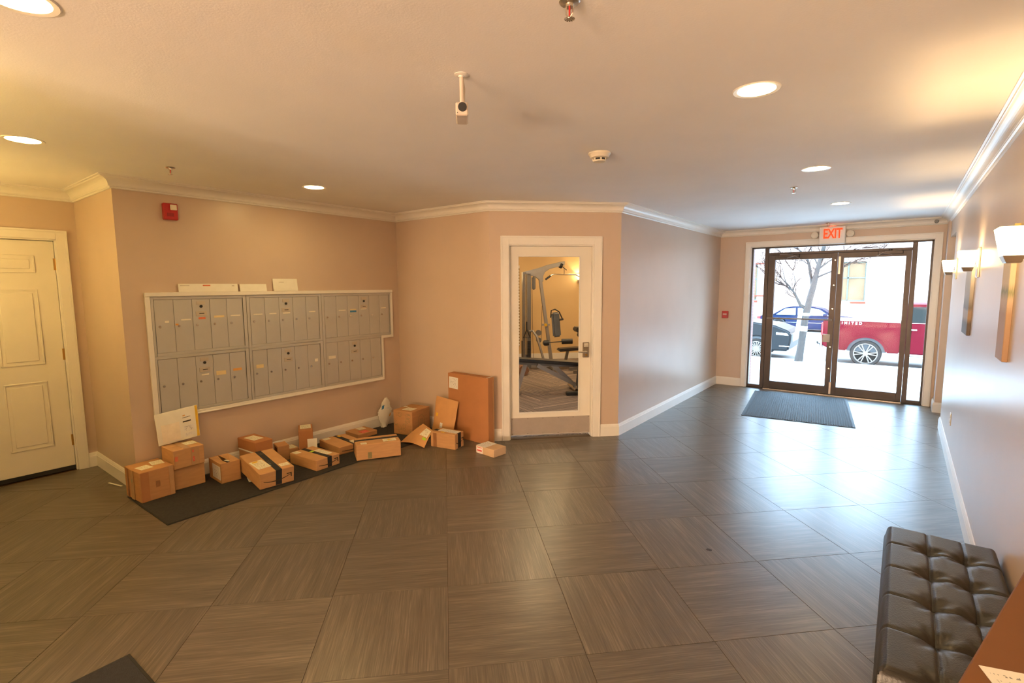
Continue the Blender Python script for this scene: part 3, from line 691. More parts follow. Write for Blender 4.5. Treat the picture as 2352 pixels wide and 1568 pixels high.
# ------------------------------------------------------------------ unseen lamps on tables, added to brighten the ceiling
LSH = emit_mat('fill_lamp_glow', (1.0, 0.75, 0.50), FILL_STRENGTH)
WOODT = pmat('dark_wood', (0.10, 0.05, 0.03), 0.4, var=0.2)
for x, y, lab in ((-1.75, -5.4, 'left'), (-0.35, -5.2, 'right')):
    t = thing('fill_lamp_table', 'round side table added under the fill lamp behind the photographer, %s one' % lab, 'table', (x, y, 0), 0, 'side tables added under the fill lamps')
    B().lathe([(0, 0.42), (0.24, 0.42), (0.24, 0.45), (0, 0.45)], n=28).done('top', WOODT, t)
    B().lathe([(0.16, 0.0), (0.16, 0.02), (0.03, 0.05), (0.025, 0.42)], n=20).done('pedestal', WOODT, t, smooth=True)
    t = thing('fill_lamp', 'unseen drum lamp added as ceiling fill behind the photographer, %s one' % lab, 'lamp', (x, y, 0.45), 0, 'fill lamps added behind the photographer')
    B().lathe([(0.0, 0.0), (0.09, 0.0), (0.09, 0.015), (0.03, 0.04), (0.06, 0.13), (0.02, 0.22), (0.012, 0.30), (0, 0.30)], n=24).done('base', CHROME, t, smooth=True)
    B().lathe([(0.0, 0.27), (0.20, 0.27), (0.17, 0.53), (0.0, 0.53)], n=32).done('fill_lamp_shade', LSH, t, smooth=True)

# ------------------------------------------------------------------ canvases on the right wall
def canvas_mat(name, stops):
    m = bpy.data.materials.new(name); nt, N, L, P = nodes_of(m)
    tc = N.new('ShaderNodeTexCoord'); sp = N.new('ShaderNodeSeparateXYZ'); L.new(tc.outputs['Generated'], sp.inputs[0])
    nz = N.new('ShaderNodeTexNoise'); nz.inputs['Scale'].default_value = 9; nz.inputs['Detail'].default_value = 6; L.new(tc.outputs['Generated'], nz.inputs['Vector'])
    ma = N.new('ShaderNodeMath'); ma.operation = 'MULTIPLY_ADD'; ma.inputs[1].default_value = 0.10; L.new(nz.outputs['Fac'], ma.inputs[0]); L.new(sp.outputs[2], ma.inputs[2])
    rp = N.new('ShaderNodeValToRGB'); e = rp.color_ramp.elements; e[0].position, e[0].color = stops[0][0], lin(stops[0][1]); e[1].position, e[1].color = stops[-1][0], lin(stops[-1][1])
    for p, c in stops[1:-1]: k = e.new(p); k.color = lin(c)
    L.new(ma.outputs[0], rp.inputs[0]); L.new(rp.outputs[0], P.inputs['Base Color']); P.inputs['Roughness'].default_value = 0.6
    return m
def canvas(y0, y1, z0, z1, label, mat, dep=0.022):
    t = thing('canvas_print', label, 'painting', (XR, (y0 + y1) / 2, z0), -W90, 'canvas prints on the right wall')
    w = (y1 - y0) / 2
    B().box(-w, w, -dep, 0, 0, z1 - z0).done('canvas', mat, t, bevel=0.002)
    B().box(-w + 0.01, w - 0.01, -0.001, 0.0, 0.01, z1 - z0 - 0.01).done('stretcher', CARD3, t)
canvas(3.40, 3.62, 1.255, 1.92, 'tall warm tan canvas with tree tops under the nearest sconce', canvas_mat('autumn_canvas', [(0.0, (0.42, 0.25, 0.15)), (0.40, (0.45, 0.29, 0.18)), (0.50, (0.60, 0.46, 0.32)), (0.56, (0.30, 0.30, 0.16)), (0.62, (0.70, 0.56, 0.36)), (0.82, (0.74, 0.60, 0.38)), (0.86, (0.34, 0.28, 0.12)), (0.93, (0.66, 0.50, 0.14)), (1.0, (0.75, 0.60, 0.2))]))
canvas(5.18, 5.58, 1.240, 1.76, 'narrow dark canvas with a grey landscape below the middle sconce', canvas_mat('dusk_canvas', [(0.0, (0.13, 0.10, 0.09)), (0.22, (0.14, 0.11, 0.10)), (0.30, (0.40, 0.28, 0.18)), (0.40, (0.42, 0.30, 0.22)), (0.45, (0.22, 0.20, 0.18)), (0.62, (0.42, 0.38, 0.34)), (1.0, (0.62, 0.56, 0.48))]))

# ------------------------------------------------------------------ floor mats
t = thing('entrance_mat', 'grey ribbed mat in front of the glass doors', 'mat', (-1.035, 7.655, 0.0), R(6.9))
B().box(-0.60, 0.60, -0.865, 0.865, 0.0, 0.007).done('backing', RUBBER, t, bevel=0.003)
b = B()
n = 46
for k in range(n):
    x = -0.575 + 1.15 * (k + 0.5) / n; b.box(x - 0.0095, x + 0.0095, -0.84, 0.84, 0.0065, 0.0105)
stuff(b.done('ribs', MATGY, t))
t = thing('runner_mat', 'long charcoal mat under the row of parcels', 'mat', (-4.372, 2.575, 0.0), R(90.6))
B().box(-1.365, 1.365, -0.405, 0.405, 0.0, 0.005).done('backing', RUBBER, t, bevel=0.002)
B().box(-1.361, 1.361, -0.401, 0.401, 0.005, 0.0085).done('pile', MATDK, t, bevel=0.002)
t = thing('floor_mat', 'corner of a dark mat at the bottom left of the photo', 'mat', (-2.665, 0.632, 0.0), R(1.5))
B().box(0.0, 1.10, -0.70, 0.0, 0.0, 0.006).done('backing', RUBBER, t, bevel=0.002)
B().box(0.012, 1.088, -0.688, -0.012, 0.006, 0.010).done('pile', pmat('slate_mat_pile', (0.022, 0.022, 0.024), 0.95, var=0.25, scale=60, bump=0.5, bscale=300), t, bevel=0.002)
MZ = 0.009        # top of the runner mat

# ------------------------------------------------------------------ parcels
PG = 'parcels left below the mailboxes'
def carton(label, x, y, z0, rot, w, d, h, mat=CARD, seam='y', tape=None, arrow=False, labels=(), tilt=0.0, name='cardboard_box', bevel=0.004):
    """local X runs from the near corner to the right, local Y to the left/back; marks: (face, cx, cy, sx, sy, angle, material, part name)"""
    t = thing(name, label, 'box', (x, y, z0), R(rot), PG)
    if tilt: t.rotation_euler = (R(tilt), 0, R(rot))
    B().box(-w / 2, w / 2, -d / 2, d / 2, 0.0, h).done('body', mat, t, bevel=bevel)
    e = 0.0009
    if seam == 'y': B().box(-0.0012, 0.0012, -d / 2 + 0.006, d / 2 - 0.006, h - 0.001, h + 0.0004).done('flap_seam', SEAM, t)
    elif seam == 'x': B().box(-w / 2 + 0.006, w / 2 - 0.006, -0.0012, 0.0012, h - 0.001, h + 0.0004).done('flap_seam', SEAM, t)
    if tape:
        ax, off, tw, down, tm = tape
        if ax == 'y':
            B().box(off - tw / 2, off + tw / 2, -d / 2 - e, d / 2, h, h + e).box(off - tw / 2, off + tw / 2, -d / 2 - e, -d / 2, h - down, h).done('tape', tm, t)
        else:
            B().box(-w / 2 - e, w / 2 + e, off - tw / 2, off + tw / 2, h, h + e).box(-w / 2 - e, -w / 2, off - tw / 2, off + tw / 2, h - down, h).done('tape', tm, t)
    if arrow:
        pts = []; n = 14; b = B(); yy = -d / 2 - 0.0013
        top, bot = [], []
        for k in range(n + 1):
            u = -0.40 + 0.78 * k / n; zz = h * (0.34 + 0.95 * (u + 0.02) ** 2 + 0.10 * u); th = 0.010 * (1 - 0.5 * abs(u) / 0.4)
            top.append((u * w, yy, zz + th / 2)); bot.append((u * w, yy, zz - th / 2))
        for k in range(n): b.poly([bot[k], bot[k + 1], top[k + 1], top[k]])
        ex, ez = top[-1][0], top[-1][2]
        b.poly([(ex - 0.030, yy, ez + 0.012), (ex + 0.012, yy, ez + 0.014), (ex + 0.014, yy, ez - 0.026), (ex + 0.004, yy, ez - 0.02), (ex + 0.002, yy, ez + 0.004), (ex - 0.028, yy, ez + 0.004)])
        b.done('arrow_mark', INK, t)
    for i, (face, cx, cy, sx, sy, ang, lm, pn) in enumerate(labels):
        e2 = 0.0012 + 0.0004 * i
        o = B().box(-sx / 2, sx / 2, -sy / 2, sy / 2, -0.0006, 0.0006).done(pn, lm, t)
        if face == 't': o.location = (cx, cy, h + e2); o.rotation_euler = (0, 0, R(ang))
        elif face == 'f': o.location = (cx, -d / 2 - e2, cy); o.rotation_euler = (R(90), 0, 0); o.rotation_euler = (Matrix.Rotation(R(90), 3, 'X') @ Matrix.Rotation(R(ang), 3, 'Z')).to_euler()
        else: o.location = (-w / 2 - e2, cx, cy); o.rotation_euler = (Matrix.Rotation(R(-90), 3, 'Z') @ Matrix.Rotation(R(90), 3, 'X') @ Matrix.Rotation(R(ang), 3, 'Z')).to_euler()
    return t
DTAPE = pmat('brown_side_tape', (0.34, 0.16, 0.07), 0.35, var=0.12)
carton('big striped-tape box at the left end of the parcels', -4.650, 1.337, MZ, 93.1, 0.235, 0.285, 0.238, CARD2, 'x', None, False,
       [('t', -0.045, -0.03, 0.085, 0.10, 8, LABEL, 'shipping_label'), ('t', 0.060, 0.02, 0.085, 0.11, -8, LABEL, 'shipping_label'),
        ('f', -0.085, 0.118, 0.055, 0.232, 0, CARDRED, 'side_tape'), ('f', 0.095, 0.118, 0.030, 0.232, 0, CLEARTAPE, 'side_tape'), ('f', 0.0, 0.12, 0.028, 0.05, 0, DTAPE, 'print'),
        ('l', 0.0, 0.118, 0.060, 0.232, 0, CLEARTAPE, 'side_tape'), ('l', 0.085, 0.118, 0.025, 0.232, 0, DTAPE, 'side_tape'), ('l', 0.0, 0.15, 0.02, 0.03, 0, FAINTINK, 'print')])
carton('plain lower box of the stack beside the big striped-tape box', -4.680, 1.590, MZ, 88, 0.235, 0.215, 0.182, CARD, None)
carton('upper taped box with red marks on the stack, under the white mailer', -4.655, 1.582, MZ + 0.183, 91, 0.228, 0.235, 0.155, CARD, 'x', None, False,
       [('t', 0.055, 0.02, 0.095, 0.10, 0, LABEL, 'shipping_label'), ('t', -0.01, 0.0, 0.05, 0.23, 0, YELLOW if False else CLEARTAPE, 'top_tape'), ('f', 0.045, 0.078, 0.060, 0.150, 0, CLEARTAPE, 'side_tape'),
        ('f', 0.030, 0.12, 0.012, 0.020, 0, REDSTICK, 'red_print'), ('f', 0.032, 0.055, 0.012, 0.040, 0, REDSTICK, 'red_print'), ('f', -0.094, 0.085, 0.022, 0.040, 0, PR, 'red_print')])
# white and yellow poly mailer leaning on the wall above the stack
t = thing('poly_mailer', 'white poly mailer with a yellow edge leaning on the wall above the stacked boxes', 'mailer', (-4.738, 1.594, MZ + 0.340), R(90))
cs = [Vector((-0.150, 0.026 - 0.010, 0.004)), Vector((0.150, -0.012, 0.004)), Vector((0.163, 0.040, 0.290)), Vector((-0.157, 0.044, 0.262))]
cs[0].z = 0.004; cs[1].z = 0.030
def mailer(u, v):
    p = cs[0].lerp(cs[1], u).lerp(cs[3].lerp(cs[2], u), v)
    bulge = 0.016 * (4 * u * (1 - u)) ** 0.6 * (4 * v * (1 - v)) ** 0.6
    return (p.x, p.y - bulge - 0.004 + 0.0025 * math.sin(17 * u + 9 * v), p.z)
B().grid(26, 22, mailer, 0.004).done('pouch', POLY, t, smooth=True)
B().grid(4, 14, lambda u, v: (lambda q: (q[0], q[1] - 0.0018, q[2]))(mailer(0.925 + 0.065 * u, 0.01 + 0.98 * v)), 0.001).done('yellow_edge', YELLOW, t)
for (u0, u1, v0, v1, mm) in ((0.60, 0.80, 0.70, 0.715, INK), (0.62, 0.88, 0.10, 0.20, LABELW), (0.60, 0.86, 0.26, 0.44, LABELW), (0.60, 0.80, 0.56, 0.60, INK), (0.10, 0.52, 0.08, 0.62, pmat('pale_mailer_label', (0.86, 0.78, 0.66), 0.45))):
    B().grid(6, 6, lambda u, v: (lambda q: (q[0], q[1] - 0.0014, q[2]))(mailer(u0 + (u1 - u0) * u, v0 + (v1 - v0) * v)), 0.0006).done('print', mm, t)
B().grid(6, 3, lambda u, v: (lambda q: (q[0], q[1] - 0.0014, q[2]))(mailer(0.61 + 0.06 * u, 0.76 + 0.03 * v)), 0.0006).done('print', ORANGE, t)

# open carton with a torn top
t = thing('open_box', 'half-open box with a torn top and a white label on its side', 'box', (-4.545, 1.852, MZ), R(87), PG)
w, d, h = 0.155, 0.260, 0.170
b = B().box(-w / 2, -w / 2 + 0.004, -d / 2, d / 2, 0, h).box(w / 2 - 0.004, w / 2, -d / 2, d / 2, 0, h).box(-w / 2, w / 2, -d / 2, -d / 2 + 0.004, 0, h).box(-w / 2, w / 2, d / 2 - 0.004, d / 2, 0, h).box(-w / 2, w / 2, -d / 2, d / 2, 0, 0.004)
b.done('body', CARD, t)
B().poly([(-w / 2, -d / 2, h), (-0.008, -d / 2 + 0.004, h - 0.012), (-0.012, 0.02, h - 0.018), (-0.004, d / 2, h - 0.004), (-w / 2, d / 2, h)]).done('flap', CARD, t)
B().poly([(w / 2, -d / 2, h), (0.002, -d / 2 + 0.002, h - 0.004), (0.016, -0.02, h - 0.010), (0.004, d / 2, h - 0.002), (w / 2, d / 2, h)]).done('flap', CARD, t)
B().box(-0.05, 0.05, -0.10, 0.06, 0.02, h - 0.03).done('contents', pmat('dark_contents', (0.05, 0.03, 0.02), 0.7), t)
B().obox((0.002, -0.055, h - 0.006), (0.018, 0.060, 0.002), Matrix.Rotation(R(14), 3, 'Z')).done('torn_paper', PAPER, t)
o = B().box(-0.085, 0.085, -0.058, 0.058, -0.0006, 0.0006).done('shipping_label', LABELW, t); o.location = (-w / 2 - 0.0012, -0.035, 0.085); o.rotation_euler = (Matrix.Rotation(R(-90), 3, 'Z') @ Matrix.Rotation(R(90), 3, 'X')).to_euler()

carton('plain box hidden under the white envelope and the labelled box by the baseboard', -4.660, 2.172, MZ, 92, 0.164, 0.270, 0.146, CARD2, None)
t = thing('padded_envelope', 'flat white envelope between two stacked boxes by the baseboard', 'envelope', (-4.655, 2.170, MZ + 0.1465), R(93))
B().box(-0.085, 0.085, -0.158, 0.138, 0.0, 0.0135).done('envelope', PAPER, t, bevel=0.005)
carton('box with a cream label raised above the others by the baseboard', -4.648, 2.168, MZ + 0.1605, 93.2, 0.163, 0.305, 0.094, CARDRED, None, None, False, [('t', -0.005, 0.01, 0.095, 0.155, 4, LABEL, 'shipping_label')])
# tilted box, front edge on the mat, back edge propped up
a7 = math.degrees(1.475); e1 = (math.cos(1.475), math.sin(1.475)); e2 = (-e1[1], e1[0]); tl = R(7.5)
w7, d7, h7 = 0.277, 0.44, 0.136
cx7 = -4.028 + e1[0] * w7 / 2 + e2[0] * math.cos(tl) * d7 / 2; cy7 = 1.894 + e1[1] * w7 / 2 + e2[1] * math.cos(tl) * d7 / 2
carton('front box tilted on others, black tape and a white and yellow label on top', cx7, cy7, MZ + math.sin(tl) * d7 / 2 + 0.001, a7, w7, d7, h7, CARD, None, ('y', 0.012, 0.050, 0.130, TAPE), True,
       [('t', -0.070, -0.045, 0.105, 0.165, 6, LABEL, 'shipping_label'), ('t', -0.088, 0.018, 0.045, 0.026, 6, YELLOW, 'yellow_print'), ('t', 0.085, -0.150, 0.075, 0.055, 0, LABEL, 'small_label')], tilt=7.5)
t = thing('paper_sheet', 'white sheet caught under the tilted front box', 'paper', (-4.35, 1.985, MZ), R(75))
B().grid(6, 6, lambda u, v: (-0.04 + 0.09 * u, -0.09 + 0.10 * v, 0.002 + 0.010 * v * (1 - u)), 0.0008).done('sheet', PAPER, t)
t = thing('paper_strip', 'thin white strip on the floor left of the parcels', 'paper', (-5.14, 1.225, 0.0), R(8))
B().bar((-0.10, 0, 0.004), (0.10, 0.01, 0.010), 0.014, 0.002).done('strip', PAPER, t)

carton('black-taped box with a lime sticker in front of the upright narrow box', -4.250, 2.516, MZ, 93.8, 0.246, 0.400, 0.098, CARD, None, ('y', 0.015, 0.045, 0.094, TAPE), True,
       [('t', 0.065, -0.035, 0.060, 0.200, 0, LABEL, 'shipping_label'), ('t', -0.085, 0.150, 0.055, 0.075, 0, LABEL, 'small_label'), ('t', 0.012, 0.055, 0.040, 0.035, 12, GREENS, 'lime_sticker')])
carton('black-taped box between the lime-sticker box and the wide front box', -4.452, 2.945, MZ, 85.0, 0.285, 0.400, 0.076, CARD, None, ('y', 0.035, 0.050, 0.070, TAPE), True,
       [('t', -0.085, 0.155, 0.070, 0.060, 0, LABEL, 'small_label'), ('t', 0.062, -0.130, 0.060, 0.110, 0, LABEL, 'shipping_label'), ('t', 0.05, 0.15, 0.03, 0.06, 0, YELLOW, 'yellow_print')])
carton('wide front box with black tape along its top and a yellow-marked label', -3.990, 3.027, MZ, 59.7, 0.415, 0.250, 0.148, CARD, None, ('x', 0.030, 0.046, 0.10, TAPE), False,
       [('t', 0.110, -0.055, 0.125, 0.080, 0, LABEL, 'shipping_label'), ('t', 0.105, -0.055, 0.030, 0.030, 20, YELLOW, 'yellow_print'), ('t', -0.135, -0.085, 0.055, 0.050, 0, LABEL, 'small_label'), ('f', -0.085, 0.040, 0.036, 0.062, 0, FAINTINK, 'barcode_print')])
carton('flat box with a red sticker by the baseboard', -4.675, 3.341, MZ, 89.3, 0.245, 0.240, 0.050, CARD2, None, None, False,
       [('t', 0.035, 0.060, 0.085, 0.085, 0, LABEL, 'shipping_label'), ('t', -0.015, -0.068, 0.090, 0.080, 0, REDSTICK, 'red_sticker')])
carton('narrow upright box with a cream label standing by the baseboard', -4.656, 2.672, MZ, 60.3, 0.131, 0.245, 0.238, CARDRED, None, None, False, [('t', 0.0, 0.03, 0.100, 0.150, 0, LABEL, 'shipping_label')])
t = thing('white_card', 'blank white card leaning on the narrow upright box', 'card', (-4.488, 2.640, MZ), R(60.3))
B().obox((0.0, 0.016, 0.078), (0.088, 0.0016, 0.155), Matrix.Rotation(R(-7), 3, 'X')).done('card', PAPER, t)
carton('small grey-brown box with a dark open side behind the tilted box', -4.625, 2.400, MZ, 76, 0.105, 0.150, 0.145, CARD2, None, None, False, [('l', -0.02, 0.10, 0.07, 0.06, 0, SEAM, 'open_side')])
carton('small low box with a cream label beside the narrow upright box', -4.705, 2.538, MZ, 84, 0.098, 0.145, 0.066, CARD, None, None, False, [('t', 0.0, 0.0, 0.07, 0.12, 0, LABEL, 'shipping_label')])
t = carton('square box printed with swirls in the corner beside the brown mailers', -4.325, 3.770, MZ, 99.5, 0.318, 0.262, 0.268, CARD2, 'x', None, False,
       [('t', -0.055, -0.015, 0.110, 0.130, 0, LABEL, 'shipping_label'), ('t', 0.02, 0.10, 0.05, 0.04, 20, LABEL, 'small_label')])
b = B(); wl = 0.318 / 2 + 0.0008
random.seed(3)
for k in range(16):
    cy, cz, rr = random.uniform(-0.10, 0.10), random.uniform(0.03, 0.24), random.uniform(0.012, 0.030); n = 16; turn = random.uniform(0.6, 1.0); a0 = random.uniform(0, 6)
    for i in range(n):
        q0, q1 = a0 + 2 * math.pi * turn * i / n, a0 + 2 * math.pi * turn * (i + 1) / n
        P_ = lambda r_, q: (-wl, cy + r_ * math.cos(q), cz + r_ * math.sin(q))
        b.poly([P_(rr, q0), P_(rr, q1), P_(rr - 0.003, q1), P_(rr - 0.003, q0)])
stuff(b.done('swirl_print', FAINTINK, t))
b = B(); yf_ = -0.262 / 2 - 0.0008
n = 24
for i in range(n):
    q0, q1 = math.pi * i / n, math.pi * (i + 1) / n
    b.poly([(0.0 + 0.055 * math.cos(q0), yf_, 0.150 + 0.055 * math.sin(q0)), (0.055 * math.cos(q1), yf_, 0.150 + 0.055 * math.sin(q1)), (0.052 * math.cos(q1), yf_, 0.150 + 0.052 * math.sin(q1)), (0.052 * math.cos(q0), yf_, 0.150 + 0.052 * math.sin(q0))])
for xx in (-0.055, -0.016, 0.0, 0.016, 0.052): b.poly([(xx, yf_, 0.075), (xx + 0.004, yf_, 0.075), (xx + 0.004, yf_, 0.16), (xx, yf_, 0.16)])
b.done('emblem_print', FAINTINK, t)

# white plastic bag slumped against the wall
t = thing('plastic_bag', 'crumpled white plastic bag with a blue patch in the wall corner', 'bag', (-4.735, 3.715, MZ), R(90))
prof = [(0.0, 0.034), (0.035, 0.046), (0.085, 0.066), (0.15, 0.088), (0.195, 0.092), (0.225, 0.066), (0.285, 0.052), (0.335, 0.012)]
def bag(u, v):
    k = min(int(v * 7), 6); f = v * 7 - k; z = prof[k][0] * (1 - f) + prof[k + 1][0] * f; hw = prof[k][1] * (1 - f) + prof[k + 1][1] * f
    a = 2 * math.pi * u; cr = 1 + 0.13 * abs(math.sin(3.5 * a + 9 * v)) - 0.12 * abs(math.sin(6 * a - 21 * v)) + 0.05 * math.sin(13 * a + 30 * v)
    return (hw * math.cos(a) * cr + 0.06 * (v - 0.35), 0.030 * math.sin(a) * cr * (1.1 - 0.8 * v) + 0.012 * v, z + 0.006 * math.sin(3 * a))
B().grid(36, 20, bag).done('bag_film', POLY, t, smooth=True)
def patch(u, v, off=0.0015):
    q = Vector(bag(u, v)); c = Vector((0.03 * max(0, v - .5), 0.01, q.z)); dd = (q - c); dd.z = 0
    return q + dd.normalized() * off
B().grid(5, 5, lambda u, v: patch(0.57 + 0.10 * u, 0.66 + 0.13 * v, 0.003)).done('blue_print', BLUES, t)
B().grid(5, 3, lambda u, v: patch(0.70 + 0.16 * u, 0.60 + 0.07 * v, 0.003)).done('black_print', LABELW, t)
B().grid(4, 4, lambda u, v: patch(0.86 + 0.05 * u, 0.36 + 0.08 * v, 0.003)).done('orange_print', ORANGE, t)

# padded brown mailer standing against wall and tall carton
t = thing('padded_mailer', 'brown paper mailer with a folded top standing against the wall', 'mailer', (-3.885, 3.838, MZ), R(2))
c4 = [Vector((-0.172, -0.028, 0.0)), Vector((0.130, -0.030, 0.0)), Vector((0.182, 0.050, 0.400)), Vector((-0.146, 0.055, 0.425))]
def padded(u, v):
    p = c4[0].lerp(c4[1], u).lerp(c4[3].lerp(c4[2], u), v)
    bl = 0.030 * (4 * u * (1 - u)) ** 0.6 * (4 * v * (1 - v)) ** 0.6
    return (p.x + 0.006 * math.sin(5 * v), p.y - bl, p.z)
B().grid(18, 20, padded, 0.006).done('pouch', KRAFT, t, smooth=True)
B().grid(8, 4, lambda u, v: (lambda q: (q[0], q[1] - 0.006 + 0.004 * v, q[2]))(padded(0.02 + 0.96 * u, 0.80 + 0.19 * v)), 0.002).done('folded_flap', KRAFT, t)
for (u0, u1, v0, v1, mm) in ((0.40, 0.52, 0.22, 0.38, LABELW), (0.36, 0.48, 0.02, 0.14, PAPER), (0.52, 0.72, 0.02, 0.09, LABELW), (0.14, 0.24, 0.52, 0.60, YELLOW)):
    B().grid(4, 4, lambda u, v: (lambda q: (q[0], q[1] - 0.0012, q[2]))(padded(u0 + (u1 - u0) * u, v0 + (v1 - v0) * v)), 0.0006).done('label', mm, t)
# curled flat mailer leaning between the boxes
t = thing('curled_mailer', 'curled flat brown mailer with a lime sticker leaning between two boxes', 'mailer', (-3.88, 3.50, MZ), 0)
k4 = [Vector((-0.215, -0.095, 0.006)), Vector((0.118, -0.070, 0.002)), Vector((0.090, 0.085, 0.140)), Vector((-0.130, 0.150, 0.165))]
def curl(u, v):
    p = k4[0].lerp(k4[1], u).lerp(k4[3].lerp(k4[2], u), v)
    return (p.x, p.y, p.z + 0.020 * math.sin(math.pi * u) * (1 - v) + 0.010 * math.sin(math.pi * v))
B().grid(16, 12, curl, 0.005).done('pouch', KRAFT, t, smooth=True)
for (u0, u1, v0, v1, mm, pn) in ((0.50, 0.92, 0.46, 0.90, LABEL, 'shipping_label'), (0.74, 0.92, 0.30, 0.42, GREENS, 'lime_sticker')):
    B().grid(5, 5, lambda u, v: (lambda q: (q[0] + 0.001, q[1] - 0.002, q[2] + 0.0025))(curl(u0 + (u1 - u0) * u, v0 + (v1 - v0) * v)), 0.0006).done(pn, mm, t)

carton('box with black tape around its right end in front of the tall carton', -3.642, 3.640, 0.0, 100.9, 0.162, 0.298, 0.156, CARD, None, ('y', 0.0, 0.056, 0.150, TAPE), True,
       [('t', 0.012, -0.02, 0.085, 0.235, -4, LABELW, 'shipping_label'), ('l', 0.095, 0.075, 0.042, 0.145, 0, DTAPE, 'side_tape'), ('t', -0.05, 0.02, 0.02, 0.04, 0, YELLOW, 'yellow_print')])
carton('tall flat carton with a white label standing against the wall by the gym door', -3.600, 3.962, 0.0, 88.6, 0.098, 0.585, 0.702, CARDRED, 'y', None, False,
       [('l', 0.205, 0.600, 0.135, 0.125, -2, LABELW, 'shipping_label'), ('l', 0.225, 0.125, 0.035, 0.060, 0, LABELW, 'small_label'), ('t', 0.0, -0.272, 0.09, 0.014, 0, PAPER, 'white_tape'),
        ('f', 0.03, 0.36, 0.02, 0.69, 0, CARD2, 'side_tape')])
carton('small low box with a red label alone on the floor before the gym door', -3.134, 3.734, 0.0, 84.5, 0.170, 0.250, 0.077, CARD3, None, None, False,
       [('t', -0.006, 0.055, 0.165, 0.125, 0, LABELW, 'shipping_label'), ('l', 0.072, 0.038, 0.092, 0.068, 0, LABELRED, 'red_label')])
t = thing('carton', 'large brown carton at the bottom right corner beside the bench', 'box', (0.2455, 1.281, 0.0), R(-15.75))
CARDDK = pmat('dark_orange_cardboard', (0.175, 0.066, 0.016), 0.7, var=0.06, scale=6)
B().box(-0.065, 0.070, -0.375, 0.375, 0.0, 1.0).done('body', CARDDK, t, bevel=0.003)
B().box(-0.001, 0.001, -0.37, 0.37, 0.9995, 1.0006).done('flap_seam', CARDDK, t)
o = B().box(-0.034, 0.034, -0.060, 0.060, 0.0, 0.001).done('shipping_label', LABELW, t); o.location = (0.008, -0.232, 1.0006); o.rotation_euler = (0, 0, R(34))

# ------------------------------------------------------------------ tufted bench
t = thing('tufted_bench', 'black tufted leather bench against the right wall', 'bench', (0.207, 2.455, 0.0), 0)
HW, HL = 0.203, 0.607
B().box(-HW + 0.012, HW - 0.012, -HL + 0.012, HL - 0.012, 0.045, 0.335).done('base', LEATHER, t, bevel=0.006)
for sx in (-1, 1):
    for sy in (-1, 1): B().box(sx * 0.165 - 0.022, sx * 0.165 + 0.022, sy * 0.565 - 0.022, sy * 0.565 + 0.022, 0.0, 0.046).done('foot', BLACKP, t, bevel=0.003)
bx = [-0.046, 0.078]; by = [-0.58 + 0.0 + k * 0.2425 for k in range(0)]
by = [0.385 - 0.2425 * k for k in range(-0, 5)]
seam_x, seam_y = [-0.046, 0.078], by
def cushion(u, v):
    x = -HW + 2 * HW * u; y = -HL + 2 * HL * v
    ex = min(u, 1 - u) * 2 * HW; ey = min(v, 1 - v) * 2 * HL
    rim = 1 - max(0, 1 - min(ex, ey) / 0.030) ** 2
    z = 0.395 + 0.055 * math.sqrt(max(0, rim))
    dx = min(abs(x - s) for s in seam_x); dy = min(abs(y - s) for s in seam_y)
    z -= 0.006 * math.exp(-(dx / 0.006) ** 2) + 0.005 * math.exp(-(dy / 0.007) ** 2)
    for sx in seam_x:
        for sy in seam_y:
            r2 = ((x - sx) / 0.040) ** 2 + ((y - sy) / 0.040) ** 2
            z -= 0.020 * math.exp(-r2) if rim > 0.5 else 0
            # diagonal creases running out of the button
            z += 0.0022 * math.sin(6 * math.atan2(y - sy, x - sx) + 2 * sy) * math.exp(-((math.sqrt(r2) - 1.3) / 0.7) ** 2)
    z += 0.004 * math.sin((x + HW) * 15.5) * 0.4
    return (x, y, z)
B().grid(84, 200, cushion).done('cushion_top', LEATHER, t, smooth=True)
b = B()
n = 120
loop = [(u, 0.0) for u in [k / 20 for k in range(20)]] + [(1.0, k / 50) for k in range(50)] + [(1 - k / 20, 1.0) for k in range(20)] + [(0.0, 1 - k / 50) for k in range(50)]
def side_pt(u, v, h):
    x, y, z = cushion(u, v); bul = math.sin(math.pi * h) * 0.006
    nx = (-1 if u == 0 else 1 if u == 1 else 0); ny = (-1 if v == 0 else 1 if v == 1 else 0)
    return (x + nx * bul, y + ny * bul, 0.335 + (z - 0.335) * h)
NL = len(loop); rowsv = [[b.bm.verts.new(side_pt(u, v, h / 6)) for (u, v) in loop] for h in range(7)]
for h in range(6):
    for k in range(NL): b.bm.faces.new((rowsv[h][k], rowsv[h][(k + 1) % NL], rowsv[h + 1][(k + 1) % NL], rowsv[h + 1][k]))
b.done('cushion_side', LEATHER, t, smooth=True)
bt = B().lathe([(0.012, -0.004), (0.011, 0.001), (0.007, 0.005), (0.0, 0.0065)], n=14).mesh('button', smooth=True); bt.materials.append(LEATHER)
for sx in seam_x:
    for sy in seam_y: link('button', bt, None, t, (sx, sy, 0.4165))
b = B()
for sx in seam_x: b.tube([(sx, -HL + 0.03 + k * 0.02, cushion((sx + HW) / (2 * HW), (0.03 + k * 0.02) / (2 * HL))[2] + 0.0006) for k in range(58)], 0.0012, 5)
for sy in seam_y: b.tube([(-HW + 0.02 + k * 0.012, sy, cushion((0.02 + k * 0.012) / (2 * HW), (sy + HL) / (2 * HL))[2] + 0.0006) for k in range(31)], 0.0012, 5)
b.done('seams', pmat('seam_thread', (0.008, 0.007, 0.006), 0.6), t)

